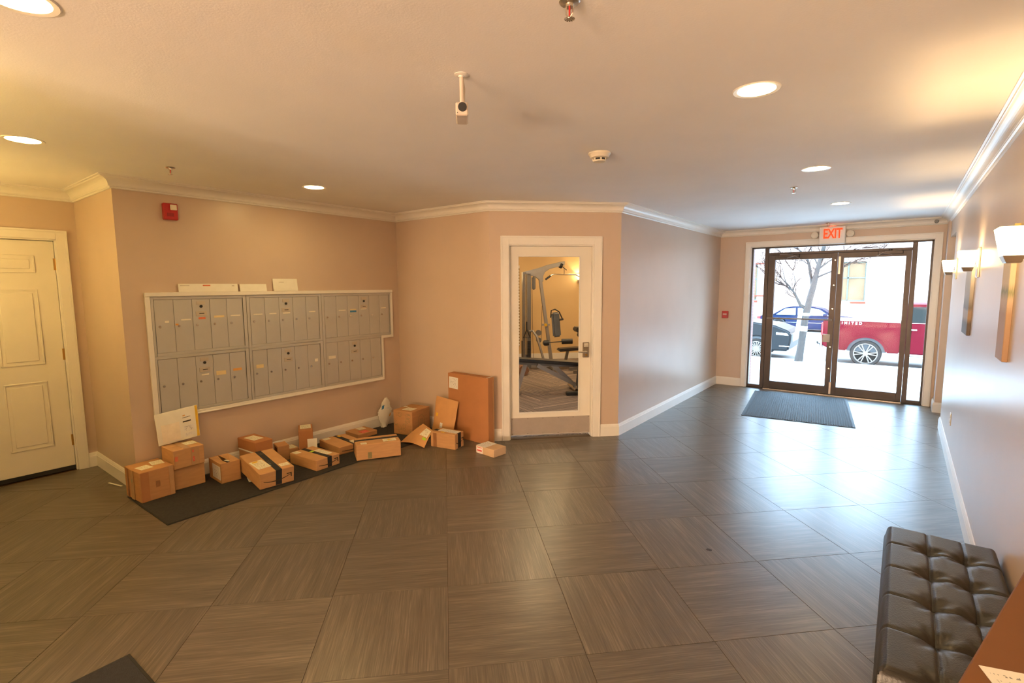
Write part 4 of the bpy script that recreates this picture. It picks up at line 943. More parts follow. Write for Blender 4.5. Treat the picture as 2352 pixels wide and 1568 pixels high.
# ------------------------------------------------------------------ gym behind the angled wall
GWALL = pmat('gym_wall_paint', (0.66, 0.47, 0.24), 0.6, var=0.02, scale=3)
GW0, GW1, GU0, GU1, GZ = T, 5.90, 0.10, 3.75, 2.62
G45 = R(45)
def gstruct(b, name, mat): return struct(b.done(name, mat, None, gp(0, 0), (0, 0, G45)))
gfl = gstruct(B().box(GU0, GU1, GW0 + 0.3, GW1, -0.10, -0.004).box(G0 + 0.002, G1 - 0.002, 0.0, GW0 + 0.3, -0.10, -0.004), 'floor_gym', pmat('carpet_base', (0.10, 0.085, 0.075), 0.95))
gstruct(B().box(GU0 - 0.1, GU1 + 0.1, GW0 + 0.02, GW1 + 0.1, GZ, GZ + 0.1), 'ceiling_gym', CEIL)
gstruct(B().box(GU0 - 0.1, GU1 + 0.1, GW1, GW1 + 0.1, -0.1, GZ), 'wall_gym_back', GWALL)
gstruct(B().box(GU0 - 0.1, GU0, 0.86, GW1, -0.1, GZ), 'wall_gym_left', GWALL)
gstruct(B().box(GU1, GU1 + 0.1, 2.15, GW1, -0.1, GZ), 'wall_gym_right', GWALL)
gstruct(B().box(GU0, GU1, GW1 - 0.016, GW1, 0, 0.13), 'baseboard_gym', WHITE)
# herringbone carpet planks
CARPET = stripe_mat('striped_carpet', [(0.085, 0.070, 0.062), (0.26, 0.20, 0.17), (0.13, 0.10, 0.085), (0.48, 0.36, 0.29)], 1, 24.0)
PLW, PLL = 0.25, 1.0
gpoly = [(G0, GW0), (G1, GW0), (GU1, GW0 + 1.9), (GU1, GW1), (GU0, GW1), (GU0, GW0 + 0.75)]
cnt = 0
for i in range(-10, 34):
    for j in range(-12, 14):
        for kind in (0, 1):
            # herringbone lattice in the gym frame turned by 20 degrees
            ox, oy = i * PLW + j * PLL, i * PLW - j * PLL
            q = [(0, 0), (PLL, 0), (PLL, PLW), (0, PLW)] if kind == 0 else [(PLL - 0, 0), (PLL + PLW, 0), (PLL + PLW, PLL), (PLL, PLL)]
            if kind == 1: q = [(PLL + a - PLL, b - PLL + PLW - 0.0) for a, b in q]; q = [(a + PLL - PLL, b) for a, b in q]
            ca, sa = math.cos(R(24)), math.sin(R(24))
            g_ = 0.0015
            mx_, my_ = sum(a for a, _ in q) / 4, sum(b for _, b in q) / 4
            q = [(a + (g_ if a < mx_ else -g_), b + (g_ if b < my_ else -g_)) for a, b in q]
            pts = [((a + ox) * ca - (b + oy) * sa + 1.6, (a + ox) * sa + (b + oy) * ca + 2.2) for a, b in q]
            pc = clip_poly(gpoly, pts)
            if len(pc) < 3 or area(pc) < 0.003: continue
            mu, mv = sum(a for a, _ in pts) / 4, sum(b for _, b in pts) / 4
            ang = R(24) + (R(90) if kind else 0)
            c_, s2 = math.cos(-ang), math.sin(-ang)
            loc = [((a - mu) * c_ - (b - mv) * s2, (a - mu) * s2 + (b - mv) * c_) for a, b in pc]
            if sum(loc[k][0] * loc[(k + 1) % len(loc)][1] - loc[(k + 1) % len(loc)][0] * loc[k][1] for k in range(len(loc))) < 0: loc = loc[::-1]
            B().prism(loc, 'z', -0.004, 0.0).done('carpet_plank', CARPET, gfl, (mu, mv, 0), (0, 0, ang)); cnt += 1
# white slatted blind on the back wall
t = thing('window_blind', 'white slatted blind on the gym wall behind the weight column', 'blind', gp(1.36, GW1 - 0.04), G45)
B().box(-0.28, 0.28, -0.02, 0.03, 2.02, 2.08).done('headrail', WHITEP, t)
B().box(-0.28, 0.28, 0.02, 0.03, 0.30, 2.02).done('backing', pmat('blind_shadow_gap', (0.35, 0.26, 0.16), 0.8), t)
sl = B().obox((0, 0, 0), (0.55, 0.034, 0.003), Matrix.Rotation(R(52), 3, 'X')).mesh('slat'); sl.materials.append(WHITEP)
for k in range(26): link('slat', sl, None, t, (0, 0, 0.34 + k * 0.065))

STEEL = pmat('silver_grey_steel', (0.42, 0.40, 0.37), 0.35, metal=0.6, var=0.05)
DSTEEL = pmat('grey_steel', (0.22, 0.21, 0.20), 0.4, metal=0.6, var=0.05)
PAD = pmat('black_vinyl_pad', (0.020, 0.020, 0.022), 0.4, var=0.1)
PADB = pmat('blue_grey_vinyl_pad', (0.12, 0.14, 0.17), 0.45, var=0.08)
def gl(u0, w0): return lambda u, w, z: (u - u0, w - w0, z)
# multi-station machine
t = thing('multi_gym', 'silver multi-station weight machine with a lat bar seen through the gym door', 'exercise machine', gp(1.9, 4.6), G45)
g = gl(1.9, 4.6)
B().box(1.505 - 1.9, 1.570 - 1.9, -0.10, 0.06, 0.02, 1.90).done('column', DSTEEL, t, bevel=0.006)
B().box(1.585 - 1.9, 1.675 - 1.9, -0.04, 0.10, 0.02, 1.88).done('column', DSTEEL, t, bevel=0.006)
b = B()
for xx in (1.548, 1.578): b.cyl(g(xx, 4.5, 0.3), g(xx, 4.5, 1.86), 0.010, n=8)
b.done('guide_rod', CHROME, t, smooth=True)
b = B()
for k in range(12): b.box(1.50 - 1.9, 1.66 - 1.9, -0.06, 0.10, 0.20 + k * 0.03, 0.227 + k * 0.03)
b.done('weight_stack', BLACKP, t)
beam = [(1.50, 1.90), (1.52, 1.86), (1.60, 1.85), (1.75, 1.82), (1.83, 1.76), (1.86, 1.70), (1.92, 1.72), (1.915, 1.82), (1.95, 1.90), (2.05, 1.965), (2.34, 2.035), (2.345, 2.11), (2.28, 2.105), (2.0, 2.04), (1.80, 1.975)]
B().prism([(a - 1.9, z) for a, z in beam], 'y', -0.04, 0.04).done('top_beam', STEEL, t, bevel=0.004)
B().tube([g(2.25, 4.6, 2.04), g(2.30, 4.6, 2.02)], 0.055, 16).done('pulley', BLACKP, t, smooth=True)
B().bar(g(1.865, 4.6, 1.74), g(2.082, 4.6, 0.18), 0.06, 0.085, (0, 1, 0)).done('upright', STEEL, t, bevel=0.004)
B().bar(g(1.40, 4.6, 0.06), g(2.75, 4.6, 0.06), 0.07, 0.07).bar(g(2.08, 4.25, 0.04), g(2.08, 4.95, 0.04), 0.07, 0.06).bar(g(1.55, 4.25, 0.04), g(1.55, 4.95, 0.04), 0.07, 0.06).done('base_frame', STEEL, t, bevel=0.004)
B().box(1.70 - 1.9, 1.765 - 1.9, -0.05, 0.05, 1.56, 1.82).done('pulley_housing', DSTEEL, t, bevel=0.02, seg=3)
for (u, z, r) in ((1.82, 0.72, 0.055), (1.825, 0.575, 0.05), (1.965, 0.515, 0.06)): B().tube([g(u, 4.52, z), g(u, 4.58, z)], r, 18).done('pulley', DSTEEL, t, smooth=True)
B().tube([g(1.64, 4.55, 0.75), g(1.70, 4.52, 0.76), g(1.77, 4.48, 0.66), g(1.84, 4.46, 0.42), g(1.90, 4.45, 0.20)], 0.024, 12).done('press_arm', STEEL, t, smooth=True)
lb = B().tube([g(1.95, 4.45, 1.765), g(2.075, 4.48, 1.848), g(2.12, 4.49, 1.855), g(2.58, 4.62, 1.850), g(2.70, 4.66, 1.79)], 0.013, 10).done('lat_bar', CHROME, t, smooth=True)
B().tube([g(1.94, 4.447, 1.758), g(2.04, 4.472, 1.826)], 0.019, 10).done('grip', BLACKP, lb, smooth=True)
B().tube([g(2.33, 4.55, 1.855), g(2.33, 4.55, 1.95), g(2.33, 4.58, 2.02)], 0.005, 6).tube([g(2.29, 4.58, 2.01), g(2.34, 4.56, 1.97), g(2.38, 4.56, 1.94)], 0.008, 6).done('hook', BLACKP, t)
M_ = Matrix.Rotation(R(8), 3, 'Y')
B().obox(g(2.165, 4.52, 0.875), (0.170, 0.075, 0.49), Matrix.Rotation(R(-5), 3, 'Y') @ Matrix.Rotation(R(14), 3, 'Z')).done('back_pad', PADB, t, bevel=0.03, seg=3, smooth=True)
B().tube([g(2.04, 4.45, 1.02), g(2.05, 4.44, 1.16), g(2.12, 4.42, 1.185), g(2.20, 4.40, 1.13), g(2.26, 4.40, 1.00)], 0.012, 8).tube([g(2.20, 4.40, 0.98), g(2.28, 4.40, 0.99)], 0.020, 8).done('strap_handle', BLACKP, t, smooth=True)
B().tube([g(1.97, 4.50, 0.525), g(2.30, 4.46, 0.548)], 0.009, 8).tube([g(2.265, 4.46, 0.548), g(2.475, 4.44, 0.552)], 0.052, 16).tube([g(1.92, 4.52, 0.52), g(2.02, 4.50, 0.522)], 0.050, 16).done('roller_pad', PAD, t, smooth=True)
B().box(1.885 - 1.9, 2.045 - 1.9, -0.07, -0.045, 0.855, 0.895).done('cross_bracket', STEEL, t)
B().cyl(g(1.955, 4.50, 0.875), g(1.955, 4.53, 0.875), 0.03, n=14).done('adjust_knob', pmat('yellow_knob', (0.75, 0.45, 0.03), 0.4), t, smooth=True)
b = B().tube([g(1.565, 4.42, 0.95), g(1.565, 4.42, 0.80)], 0.012, 8).tube([g(1.565, 4.42, 0.80), g(1.50, 4.42, 0.64), g(1.63, 4.42, 0.64), g(1.565, 4.42, 0.80)], 0.014, 6)
b.done('triangle_handle', BLACKP, t)
for (u, z) in ((1.70, 1.90), (1.515, 0.95), (1.97, 1.30)): pass
b = B().tube([g(1.70, 4.6, 1.58), g(1.72, 4.6, 0.22)], 0.004, 6).tube([g(1.90, 4.6, 1.25), g(1.885, 4.6, 0.55)], 0.004, 6)
b.done('cable', BLACKP, t)
B().obox(g(2.44, 4.45, 0.40), (0.50, 0.26, 0.055), Matrix.Rotation(R(-3), 3, 'Y')).done('seat_pad', PAD, t, bevel=0.018, seg=2, smooth=True)
B().bar(g(2.40, 4.5, 0.38), g(2.34, 4.5, 0.10), 0.05, 0.05, (0, 1, 0)).done('seat_post', DSTEEL, t)
# preacher pad station on the right
t = thing('arm_curl_stand', 'black padded arm rest stand at the right edge of the gym door glass', 'exercise machine', gp(2.62, 4.1), G45)
B().box(-0.19, 0.12, -0.15, 0.15, 0.77, 0.86).done('arm_pad', PAD, t, bevel=0.02, seg=2, smooth=True)
B().bar((0.0, 0, 0.77), (0.0, 0, 0.06), 0.05, 0.05, (0, 1, 0)).tube([(-0.12, 0, 0.77), (-0.10, 0, 0.70), (0.0, 0, 0.66)], 0.02, 8).done('post', DSTEEL, t)
B().tube([(-0.08, -0.1, 0.70), (-0.08, 0.1, 0.70)], 0.04, 12).tube([(-0.02, -0.1, 0.60), (-0.02, 0.1, 0.60)], 0.035, 12).done('rollers', PAD, t, smooth=True)
B().box(-0.25, 0.25, -0.2, -0.13, 0.0, 0.06).box(-0.25, 0.25, 0.13, 0.2, 0.0, 0.06).box(-0.03, 0.03, -0.15, 0.15, 0.0, 0.06).done('base', DSTEEL, t)
# flat adjustable bench
t = thing('weight_bench', 'flat black weight bench with silver crossed legs inside the gym', 'bench', gp(1.55, 2.45), G45)
g = gl(1.55, 2.45)
B().obox(g(1.60, 2.45, 0.465), (1.02, 0.27, 0.055), Matrix.Rotation(R(5.0), 3, 'Y')).done('pad', PAD, t, bevel=0.02, seg=2, smooth=True)
B().bar(g(1.12, 2.45, 0.46), g(2.06, 2.45, 0.385), 0.06, 0.05).done('spine', DSTEEL, t)
B().bar(g(1.40, 2.40, 0.42), g(2.02, 2.42, 0.09), 0.05, 0.06).done('strut', STEEL, t)
B().bar(g(1.66, 2.50, 0.41), g(1.96, 2.50, 0.12), 0.05, 0.07).done('leg', STEEL, t)
B().bar(g(1.22, 2.45, 0.43), g(1.10, 2.45, 0.05), 0.05, 0.06).done('leg', STEEL, t)
B().tube([g(1.98, 2.20, 0.045), g(1.98, 2.70, 0.045)], 0.030, 12).tube([g(1.10, 2.20, 0.035), g(1.10, 2.70, 0.035)], 0.032, 12).done('foot_bar', CHROME, t, smooth=True)
# base of a cardio machine, cut off by the door frame
t = thing('cardio_machine', 'black shrouded machine base behind the right door stile', 'exercise machine', gp(2.08, 2.10), G45)
g = gl(2.08, 2.10)
B().prism([(-0.10, 0.06), (-0.13, 0.16), (-0.11, 0.36), (-0.05, 0.54), (0.05, 0.66), (0.25, 0.70), (0.40, 0.5), (0.42, 0.06)], 'y', -0.08, 0.08).done('shroud', BLACKP, t, bevel=0.02, seg=2)
B().box(-0.30, 0.45, -0.06, 0.02, 0.0, 0.055).done('stabiliser', RUBBER, t, bevel=0.01)
t = thing('foam_roller', 'brown foam roller lying on the gym carpet', 'roller', gp(1.42, 4.02), G45)
B().lathe([(0.035, -0.16), (0.092, -0.16), (0.095, -0.15), (0.095, 0.15), (0.092, 0.16), (0.035, 0.16)], (0, 0, 0.095), 'y', 24, close=True).done('roller', pmat('rust_foam', (0.24, 0.12, 0.07), 0.8), t, smooth=True)
sc = sconce(gp(3.01, GW1)[:2] + (1.80,), G45, 'small wall sconce glowing inside the gym', 'gym wall sconces', 8.0)
sc = sconce(gp(1.0, GW1)[:2] + (1.80,), G45, 'second gym wall sconce left of the blind', 'gym wall sconces', 8.0)
gdisc = disc.copy(); gdisc.materials.clear(); gdisc.materials.append(emit_mat('gym_lamp_glow', (1.0, 0.74, 0.40), DOWN_STRENGTH * 2.8))
for k, (u, w) in enumerate(((1.2, 1.6), (1.8, 3.4), (2.8, 3.2), (3.0, 4.9), (1.0, 4.6))):
    t = thing('downlight', 'round gym ceiling downlight ' + ('nearest the gym door', 'above the weight bench', 'above the arm curl stand', 'beside the gym back wall', 'above the window blind')[k], 'ceiling light', gp(u, w, GZ), 0, 'gym ceiling downlights')
    link('trim_ring', ring, None, t); link('lamp_disc', gdisc, None, t)

# ------------------------------------------------------------------ outside: sidewalk, street, cars, tree, facade
CONC = pmat('pale_concrete', (0.55, 0.53, 0.50), 0.8, var=0.06, scale=3)
ASPH = pmat('asphalt', (0.20, 0.17, 0.15), 0.9, var=0.12, scale=3)
BRK = brick_mat('exterior_red_brick', (0.16, 0.06, 0.04), (0.13, 0.05, 0.035), (0.16, 0.11, 0.09), 5.0)
FBR = brick_mat('pale_facade_brick', (0.34, 0.20, 0.15), (0.38, 0.24, 0.19), (0.42, 0.30, 0.25), 4.0)
def SZ(y): return -0.02 - 0.78 * max(0, (y - 8.95)) / 9.55
sw = struct(B().hexa([(-14, 8.95, -0.9), (12, 8.95, -0.9), (12, 18.5, -1.1), (-14, 18.5, -1.1), (-14, 8.95, -0.02), (12, 8.95, -0.02), (12, 18.5, -0.80), (-14, 18.5, -0.80)]).done('floor_sidewalk', CONC))
slab = B().box(-0.995, 0.995, -0.79, 0.79, 0, 0.006).mesh('paving_slab'); slab.materials.append(CONC)
for i in range(-5, 4):
    for j in range(6):
        y = 9.75 + j * 1.6
        if y > 17.9: continue
        link('paving_slab', slab, None, sw, (i * 2.0 + 0.4, y, SZ(y)), (math.atan2(-0.78, 9.55), 0, 0))
struct(B().box(-14, 12, 18.5, 18.66, -1.1, -0.795).done('floor_curb', pmat('curb_granite', (0.50, 0.46, 0.44), 0.8), bevel=0.015))
struct(B().box(-60, 60, 18.66, 33.5, -1.2, -0.905).done('floor_street', ASPH))
struct(B().box(-60, 60, 33.5, 36.0, -1.2, -0.78).done('floor_far_sidewalk', CONC))
struct(B().box(-2.60, -2.015, YE + 0.25, 9.44, -0.3, 3.2).done('wall_exterior_left', BRK))
struct(B().box(0.36, 1.3, YE + 0.25, 9.40, -0.3, 3.2).done('wall_exterior_right', BRK))

fac = thing('brick_building', 'pale sunlit brick building with blue-framed windows across the street', 'building', (0, 36, -0.78), 0)
WF = pmat('pale_blue_window_frame', (0.085, 0.10, 0.085), 0.6, spec=0.1)
WG = pmat('window_tan_blind', (0.140, 0.086, 0.046), 0.5, var=0.15, scale=1.5, spec=0.1)
SILL = pmat('red_stone_band', (0.15, 0.035, 0.02), 0.7, spec=0.1)
wx = [-14.0, -8.22, -2.43, 3.36, 9.15]; wz = [(1.40, 3.70), (5.2, 7.5)]
b = B(); xs = [-30]
for x in wx: xs += [x - 0.67, x + 0.67]
xs.append(26)
for k in range(0, len(xs), 2): b.box(xs[k], xs[k + 1], 0, 0.4, 0, 9.5)
for x in wx:
    z = 0
    for za, zb in wz: b.box(x - 0.67, x + 0.67, 0, 0.4, z, za); z = zb
    b.box(x - 0.67, x + 0.67, 0, 0.4, z, 9.5)
b.done('wall', FBR, fac)
for x in wx:
    for za, zb in wz:
        f = B()
        for (xa, xb, z0, z1) in ((x - 0.67, x - 0.61, za, zb), (x + 0.61, x + 0.67, za, zb), (x - 0.61, x + 0.61, za, za + 0.07), (x - 0.61, x + 0.61, zb - 0.07, zb), (x - 0.24, x - 0.17, za, zb), (x - 0.61, x + 0.61, za + 1.33, za + 1.40)): f.box(xa, xb, 0.10, 0.16, z0, z1)
        fr = f.done('window_frame', WF, fac)
        B().box(x - 0.61, x - 0.24, 0.135, 0.14, za + 0.07, zb - 0.07).done('window_pane', WG, fr)
        B().box(x - 0.17, x + 0.61, 0.135, 0.14, za + 0.07, zb - 0.07).done('window_pane', WG, fr)
        B().box(x - 0.72, x + 0.72, -0.08, 0.1, za - 0.14, za - 0.02).done('window_sill', SILL, fac)
        if x < -4: B().box(x - 1.2, x + 1.25, -0.04, 0.05, zb + 0.0, zb + 0.09).done('lintel_band', SILL, fac); B().box(x - 1.2, x + 1.25, -0.04, 0.05, za + 0.24, za + 0.32).done('stone_band', SILL, fac)

TIRE = pmat('tyre_rubber', (0.022, 0.018, 0.016), 0.9, var=0.1, spec=0.1)
ALLOY = pmat('alloy_wheel', (0.14, 0.11, 0.09), 0.5, var=0.03, spec=0.2)
AWG = pmat('tinted_car_glass', (0.014, 0.014, 0.012), 0.3, spec=0.10)
def wheel(t, x, y, z, r, rim, spokes, dirn=-1):
    w = B().lathe([(rim * 0.97, 0.0), (rim * 1.03, -0.012), (r * 0.93, -0.02), (r, 0.03), (r, 0.20), (r * 0.93, 0.24), (rim, 0.24)], (x, y, z), 'y', 36, close=True).done('wheel', TIRE, t, smooth=True)
    B().lathe([(rim, -0.004), (rim * 0.95, -0.008), (rim * 0.93, 0.0), (rim * 0.90, 0.09), (rim * 0.2, 0.10), (0, 0.10)], (x, y, z), 'y', 36, cap=False).done('rim', pmat('dark_wheel_barrel', (0.022, 0.018, 0.015), 0.7, spec=0.1), w, smooth=True)
    b = B()
    for k in range(spokes):
        a = 2 * math.pi * (k // 2) / (spokes / 2) + (0.16 if k % 2 else -0.16)
        p0 = Vector((x + 0.05 * math.cos(a), y + 0.03, z + 0.05 * math.sin(a))); p1 = Vector((x + rim * 0.95 * math.cos(a), y + 0.002, z + rim * 0.95 * math.sin(a)))
        b.bar(p0, p1, 0.030, 0.03, (0, 1, 0))
    b.lathe([(0.0, 0.01), (0.07, 0.012), (0.075, 0.04)], (x, y, z), 'y', 20).lathe([(rim, -0.006), (rim * 0.93, -0.010), (rim * 0.90, 0.01), (rim, 0.02)], (x, y, z), 'y', 36, close=True)
    b.done('spokes', ALLOY, w)
    return w
def arch(xc, zc, r, zb, n=14):   # points of a wheel arch from right to left along the lower edge
    a0 = math.asin(max(-1, min(1, (zb - zc) / r))); pts = []
    for k in range(n + 1):
        a = a0 + (math.pi - 2 * a0) * k / n; pts.append((xc + r * math.cos(a), zc + r * math.sin(a)))
    return pts
GZT = -0.905
# red pickup
TRED = pmat('red_car_paint', (0.074, 0.0035, 0.0072), 0.5, var=0.05, scale=2, spec=0.04)
t = thing('pickup_truck', 'red pickup truck parked at the curb outside the right glass door', 'truck', (0, 18.86, 0), 0)
zb = -0.44
low = [(3.9, -0.40)] + arch(2.86, -0.495, 0.50, zb) + arch(-0.81, -0.495, 0.50, zb) + [(-1.75, -0.40)]
bedp = [(-1.97, -0.30), (-1.99, 0.10), (-1.97, 0.495), (0.02, 0.470), (0.02, zb)] + [p for p in arch(-0.81, -0.495, 0.50, zb)] + [(-1.78, -0.40)]
B().prism(bedp, 'y', 0.0, 1.95).done('cargo_bed', TRED, t, bevel=0.03, seg=2)
cabp = [(0.035, zb), (0.035, 0.50), (0.08, 0.95), (0.20, 1.03), (1.75, 1.03), (2.30, 0.52), (3.75, 0.36), (3.92, 0.20), (3.92, -0.38)] + arch(2.86, -0.495, 0.50, zb)
B().prism(cabp, 'y', 0.0, 1.95).done('cab', TRED, t, bevel=0.035, seg=2)
B().box(-1.93, 0.0, 0.12, 1.83, 0.44, 0.492).done('bed_cover', pmat('pale_bed_cover', (0.20, 0.16, 0.13), 0.5), t)
for (xa, xb, z0, z1) in ((0.19, 0.93, 0.50, 0.955), (1.03, 1.70, 0.50, 0.955)): B().prism([(xa, z0), (xb, z0), (xb - (0.0 if xa < 1 else 0.02), z1), (xa + 0.06, z1)], 'y', -0.006, 0.01).done('side_window', AWG, t, bevel=0.004)
B().box(0.16, 1.75, -0.010, 0.0, 0.472, 0.492).done('window_trim', CHROME, t)
for xx in (0.22, 1.08): B().box(xx, xx + 0.17, -0.035, -0.004, 0.265, 0.305).done('door_handle', CHROME, t, bevel=0.008)
for xx in (0.98, 1.92): B().box(xx - 0.004, xx + 0.004, -0.002, 0.01, zb + 0.06, 0.46).done('door_gap', BLACKP, t)
b = B(); pts = arch(-0.81, -0.495, 0.56, zb + 0.04, 20); pin = arch(-0.81, -0.495, 0.495, zb + 0.04, 20)
for k in range(20):
    a_, b_, c_, d_ = pts[k], pts[k + 1], pin[k + 1], pin[k]
    b.hexa([(a_[0], -0.03, a_[1]), (b_[0], -0.03, b_[1]), (c_[0], -0.03, c_[1]), (d_[0], -0.03, d_[1]), (a_[0], 0.02, a_[1]), (b_[0], 0.02, b_[1]), (c_[0], 0.02, c_[1]), (d_[0], 0.02, d_[1])])
b.done('fender_flare', TRED, t, smooth=True)
B().box(-1.30, -0.30, 0.06, 1.9, -0.44, 0.05).done('wheel_well', BLACKP, t)
wheel(t, -0.81, 0.02, -0.495, 0.41, 0.315, 12); wheel(t, 2.86, 0.02, -0.495, 0.41, 0.315, 12)
wheel(t, -0.81, 1.70, -0.495, 0.41, 0.315, 12); wheel(t, 2.86, 1.70, -0.495, 0.41, 0.315, 12)
B().box(-2.03, -1.95, 0.05, 1.9, -0.40, -0.20).done('bumper', CHROME, t, bevel=0.02)
B().box(-2.005, -1.96, -0.01, 0.10, 0.02, 0.42).done('tail_lamp', pmat('red_lamp_lens', (0.5, 0.01, 0.01), 0.2), t, bevel=0.01)
B().bar((-2.15, 0.95, -0.36), (-1.9, 0.95, -0.36), 0.05, 0.05).tube([(-2.16, 0.95, -0.36), (-2.20, 0.95, -0.33), (-2.20, 0.95, -0.28)], 0.025, 8).done('tow_hitch', BLACKP, t)
B().box(0.2, 1.95, -0.04, 0.12, -0.56, -0.50).done('running_board', CHROME, t, bevel=0.01)
B().obox((1.95, -0.12, 0.55), (0.12, 0.24, 0.22), Matrix.Identity(3)).done('wing_mirror', TRED, t, bevel=0.03)
link('lettering', text_mesh('LIMITED', 0.105, 0.003, 0.002, 1.75), pmat('silver_lettering', (0.75, 0.75, 0.76), 0.3, metal=0.5), t, (-1.25, -0.004, 0.425), (R(90), 0, 0))
# dark SUV nose
t = thing('black_suv', 'front of a black car parked at the curb left of the street tree', 'car', (0, 18.86, 0), 0)
SBL = pmat('black_car_paint', (0.008, 0.008, 0.009), 0.3, var=0.05, spec=0.2)
zb = -0.60
sp_ = [(-2.92, -0.58), (-2.86, -0.30), (-2.84, 0.02), (-2.98, 0.12), (-3.36, 0.27), (-4.25, 0.38), (-5.0, 0.80), (-7.0, 0.84), (-7.5, 0.35), (-7.55, -0.55)] + arch(-6.6, -0.555, 0.42, zb)[::-1] + arch(-3.90, -0.555, 0.42, zb)[::-1]
B().prism(sp_, 'y', 0.0, 1.80).done('body', SBL, t, bevel=0.05, seg=3)
B().prism([(-4.30, 0.40), (-4.98, 0.77), (-5.7, 0.78), (-5.7, 0.40)], 'y', -0.006, 0.01).done('side_window', AWG, t)
B().prism([(-2.98, 0.02), (-3.30, 0.04), (-3.30, -0.04), (-2.92, -0.06)], 'y', -0.010, 0.25).done('headlamp', pmat('clear_lamp_lens', (0.7, 0.72, 0.75), 0.1), t, bevel=0.01)
B().box(-2.87, -2.82, 0.35, 1.45, -0.28, 0.0).done('grille', CHROME, t, bevel=0.01)
B().box(-3.20, -2.89, -0.008, 0.3, -0.44, -0.40).done('fog_trim', CHROME, t, bevel=0.01)
B().box(-4.35, -3.45, 0.06, 1.7, -0.60, -0.10).done('wheel_well', BLACKP, t)
for x in (-3.90, -6.6):
    for y in (0.02, 1.56): wheel(t, x, y, -0.555, 0.35, 0.26, 18)
# blue sedan across the street
t = thing('blue_sedan', 'dark blue sedan parked across the street behind the tree', 'car', (0, 31.0, 0), 0)
BLU = pmat('blue_car_paint', (0.004, 0.010, 0.035), 0.35, var=0.05, spec=0.15)
zb = -0.76
body = [(-6.35, -0.70), (-6.40, -0.20), (-6.25, -0.08), (-5.55, -0.06), (-3.2, -0.04), (-1.75, -0.16), (-1.62, -0.30), (-1.62, -0.72)] + arch(-2.45, -0.585, 0.38, zb) + arch(-5.35, -0.585, 0.38, zb)
B().prism(body, 'y', 0, 1.75).done('body', BLU, t, bevel=0.05, seg=2)
B().prism([(-5.75, -0.06), (-5.1, 0.36), (-4.7, 0.44), (-3.75, 0.44), (-3.35, 0.34), (-2.75, -0.05)], 'y', 0.16, 1.6).done('roof', BLU, t, bevel=0.05, seg=2)
for pp in ([(-5.5, -0.02), (-5.05, 0.32), (-4.55, 0.36), (-4.55, -0.02)], [(-4.45, -0.02), (-4.45, 0.36), (-3.75, 0.36), (-3.42, 0.28), (-3.0, -0.02)]): B().prism(pp, 'y', 0.14, 0.18).done('side_window', pmat('sky_bright_glass', (0.45, 0.55, 0.60), 0.1), t)
B().box(-6.43, -6.25, -0.006, 0.3, -0.30, -0.12).done('tail_lamp', MATS['red_lamp_lens'], t, bevel=0.02)
B().box(-5.0, -2.9, -0.012, 0.0, -0.42, -0.40).done('side_moulding', CHROME, t)
B().box(-3.25, -3.05, -0.16, 0.0, -0.04, 0.10).done('wing_mirror', BLU, t, bevel=0.03)
for x in (-5.35, -2.45):
    B().box(x - 0.36, x + 0.36, 0.05, 1.7, -0.80, -0.25).done('wheel_well', BLACKP, t)
    wheel(t, x, 0.02, -0.585, 0.32, 0.22, 10)

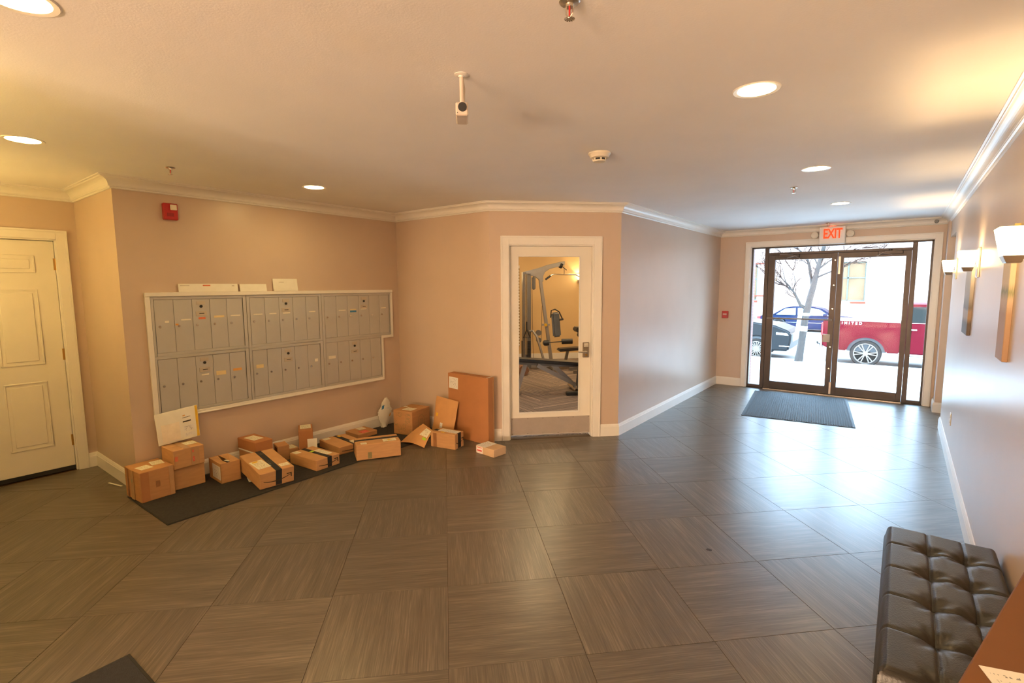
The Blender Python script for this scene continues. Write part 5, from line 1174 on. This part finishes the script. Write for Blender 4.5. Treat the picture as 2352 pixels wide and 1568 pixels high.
# bare street tree
BARK = pmat('grey_brown_bark', (0.026, 0.018, 0.014), 0.9, var=0.35, scale=12, bump=0.6, bscale=40)
TWIG = pmat('dark_twig', (0.030, 0.016, 0.012), 0.9, spec=0.1)
t = thing('street_tree', 'leaning bare tree on the sidewalk outside the left glass door', 'tree', (-2.42, 17.75, SZ(17.75)), 0)
tz = -SZ(17.75)
B().tube([(-0.03, 0, -0.04), (0.0, 0, 0.25), (0.05, 0, 0.8), (0.10, 0, 1.35), (0.135, 0, 1.66)], [0.125, 0.105, 0.095, 0.090, 0.100], 14).done('trunk', BARK, t, smooth=True)
random.seed(21)
def limb(pts, r, name='branch'): B().tube(pts, r, 9).done(name, BARK, t, smooth=True); return pts
main = [limb([(0.135, 0, 1.60), (0.19, 0, 1.95), (0.27, 0, 2.35), (0.33, 0.02, 2.75), (0.42, 0.05, 3.2), (0.52, 0.1, 3.8), (0.6, 0.15, 4.5)], [0.095, 0.090, 0.082, 0.065, 0.06, 0.045, 0.02]),
        limb([(0.12, 0, 1.62), (-0.05, -0.03, 1.74), (-0.15, -0.05, 1.95), (-0.27, -0.08, 2.18), (-0.42, -0.12, 2.30), (-0.72, -0.18, 2.48), (-1.0, -0.25, 2.75)], [0.06, 0.045, 0.036, 0.030, 0.022, 0.014, 0.006]),
        limb([(0.24, 0, 2.30), (0.17, 0.1, 2.60), (0.10, 0.15, 2.95), (0.02, 0.18, 3.20), (-0.2, 0.2, 3.42), (-0.5, 0.25, 3.6)], [0.05, 0.042, 0.036, 0.032, 0.022, 0.010]),
        limb([(0.30, 0.02, 2.55), (0.52, -0.05, 2.66), (0.80, -0.1, 2.78), (1.2, -0.12, 2.98), (1.6, -0.1, 3.1)], [0.030, 0.024, 0.018, 0.012, 0.005]),
        limb([(0.34, 0.02, 2.8), (0.62, 0.1, 3.05), (0.95, 0.15, 3.25), (1.4, 0.2, 3.4)], [0.026, 0.020, 0.014, 0.005]),
        limb([(-0.26, -0.08, 2.16), (-0.22, -0.05, 2.45), (-0.30, -0.02, 2.8)], [0.018, 0.012, 0.005]),
        limb([(-0.15, -0.05, 1.95), (-0.36, -0.1, 2.32), (-0.6, -0.15, 2.58), (-0.9, -0.2, 2.70)], [0.020, 0.016, 0.011, 0.005]),
        limb([(-0.42, -0.12, 2.30), (-0.52, -0.1, 2.6), (-0.62, -0.1, 3.0)], [0.015, 0.010, 0.005]),
        limb([(0.10, 0.15, 2.95), (-0.05, 0.1, 3.08), (-0.34, 0.05, 3.12)], [0.016, 0.012, 0.005]),
        limb([(0.36, 0.03, 2.9), (0.20, 0.2, 3.2), (0.05, 0.3, 3.6)], [0.025, 0.016, 0.006])]
tw = B()
def grow(p, d, l, r, n):
    q = p + d * l; m = p + d * l * 0.5 + Vector([random.uniform(-0.03, 0.03) for _ in range(3)])
    tw.tube([p, m, q], [r, r * 0.8, r * 0.5], 4, cap=False)
    if n <= 0: return
    for k in range(random.choice((2, 2, 3))):
        dd = (d + Vector([random.uniform(-0.75, 0.75), random.uniform(-0.6, 0.6), random.uniform(-0.35, 0.75)])).normalized()
        grow(p.lerp(q, random.uniform(0.45, 1.0)), dd, l * random.uniform(0.55, 0.8), r * 0.6, n - 1)
for pts in main:
    for k in range(2, len(pts)):
        p = Vector(pts[k]); d = (p - Vector(pts[k - 1])).normalized()
        for _ in range(3):
            dd = (d + Vector([random.uniform(-0.9, 0.9), random.uniform(-0.6, 0.6), random.uniform(-0.3, 0.8)])).normalized()
            grow(p, dd, random.uniform(0.25, 0.45), 0.013, 3)
stuff(tw.done('twigs', TWIG, t))
B().tube([(0.115, 0, 1.42), (0.118, 0, 1.50)], [0.104, 0.104], 14).tube([(0.06, 0, 0.95), (0.07, 0, 1.10)], [0.106, 0.104], 14).done('trunk_wrap', PAPER, t, smooth=True)
B().obox((-0.06, -0.12, 1.18), (0.11, 0.012, 0.86), Matrix.Rotation(R(6), 3, 'Y')).done('notice_board', PAPER, t)

# small dark scuff on the floor tiles
random.seed(5)
b = B(); n = 18
b.prism([(0.017 * (0.75 + 0.5 * random.random()) * math.cos(2 * math.pi * k / n), 0.014 * (0.75 + 0.5 * random.random()) * math.sin(2 * math.pi * k / n)) for k in range(n)], 'z', 0.0, 0.0006)
b.done('scuff', pmat('dark_scuff', (0.03, 0.022, 0.018), 0.6), floor, (-0.862, 3.125, 0.0))
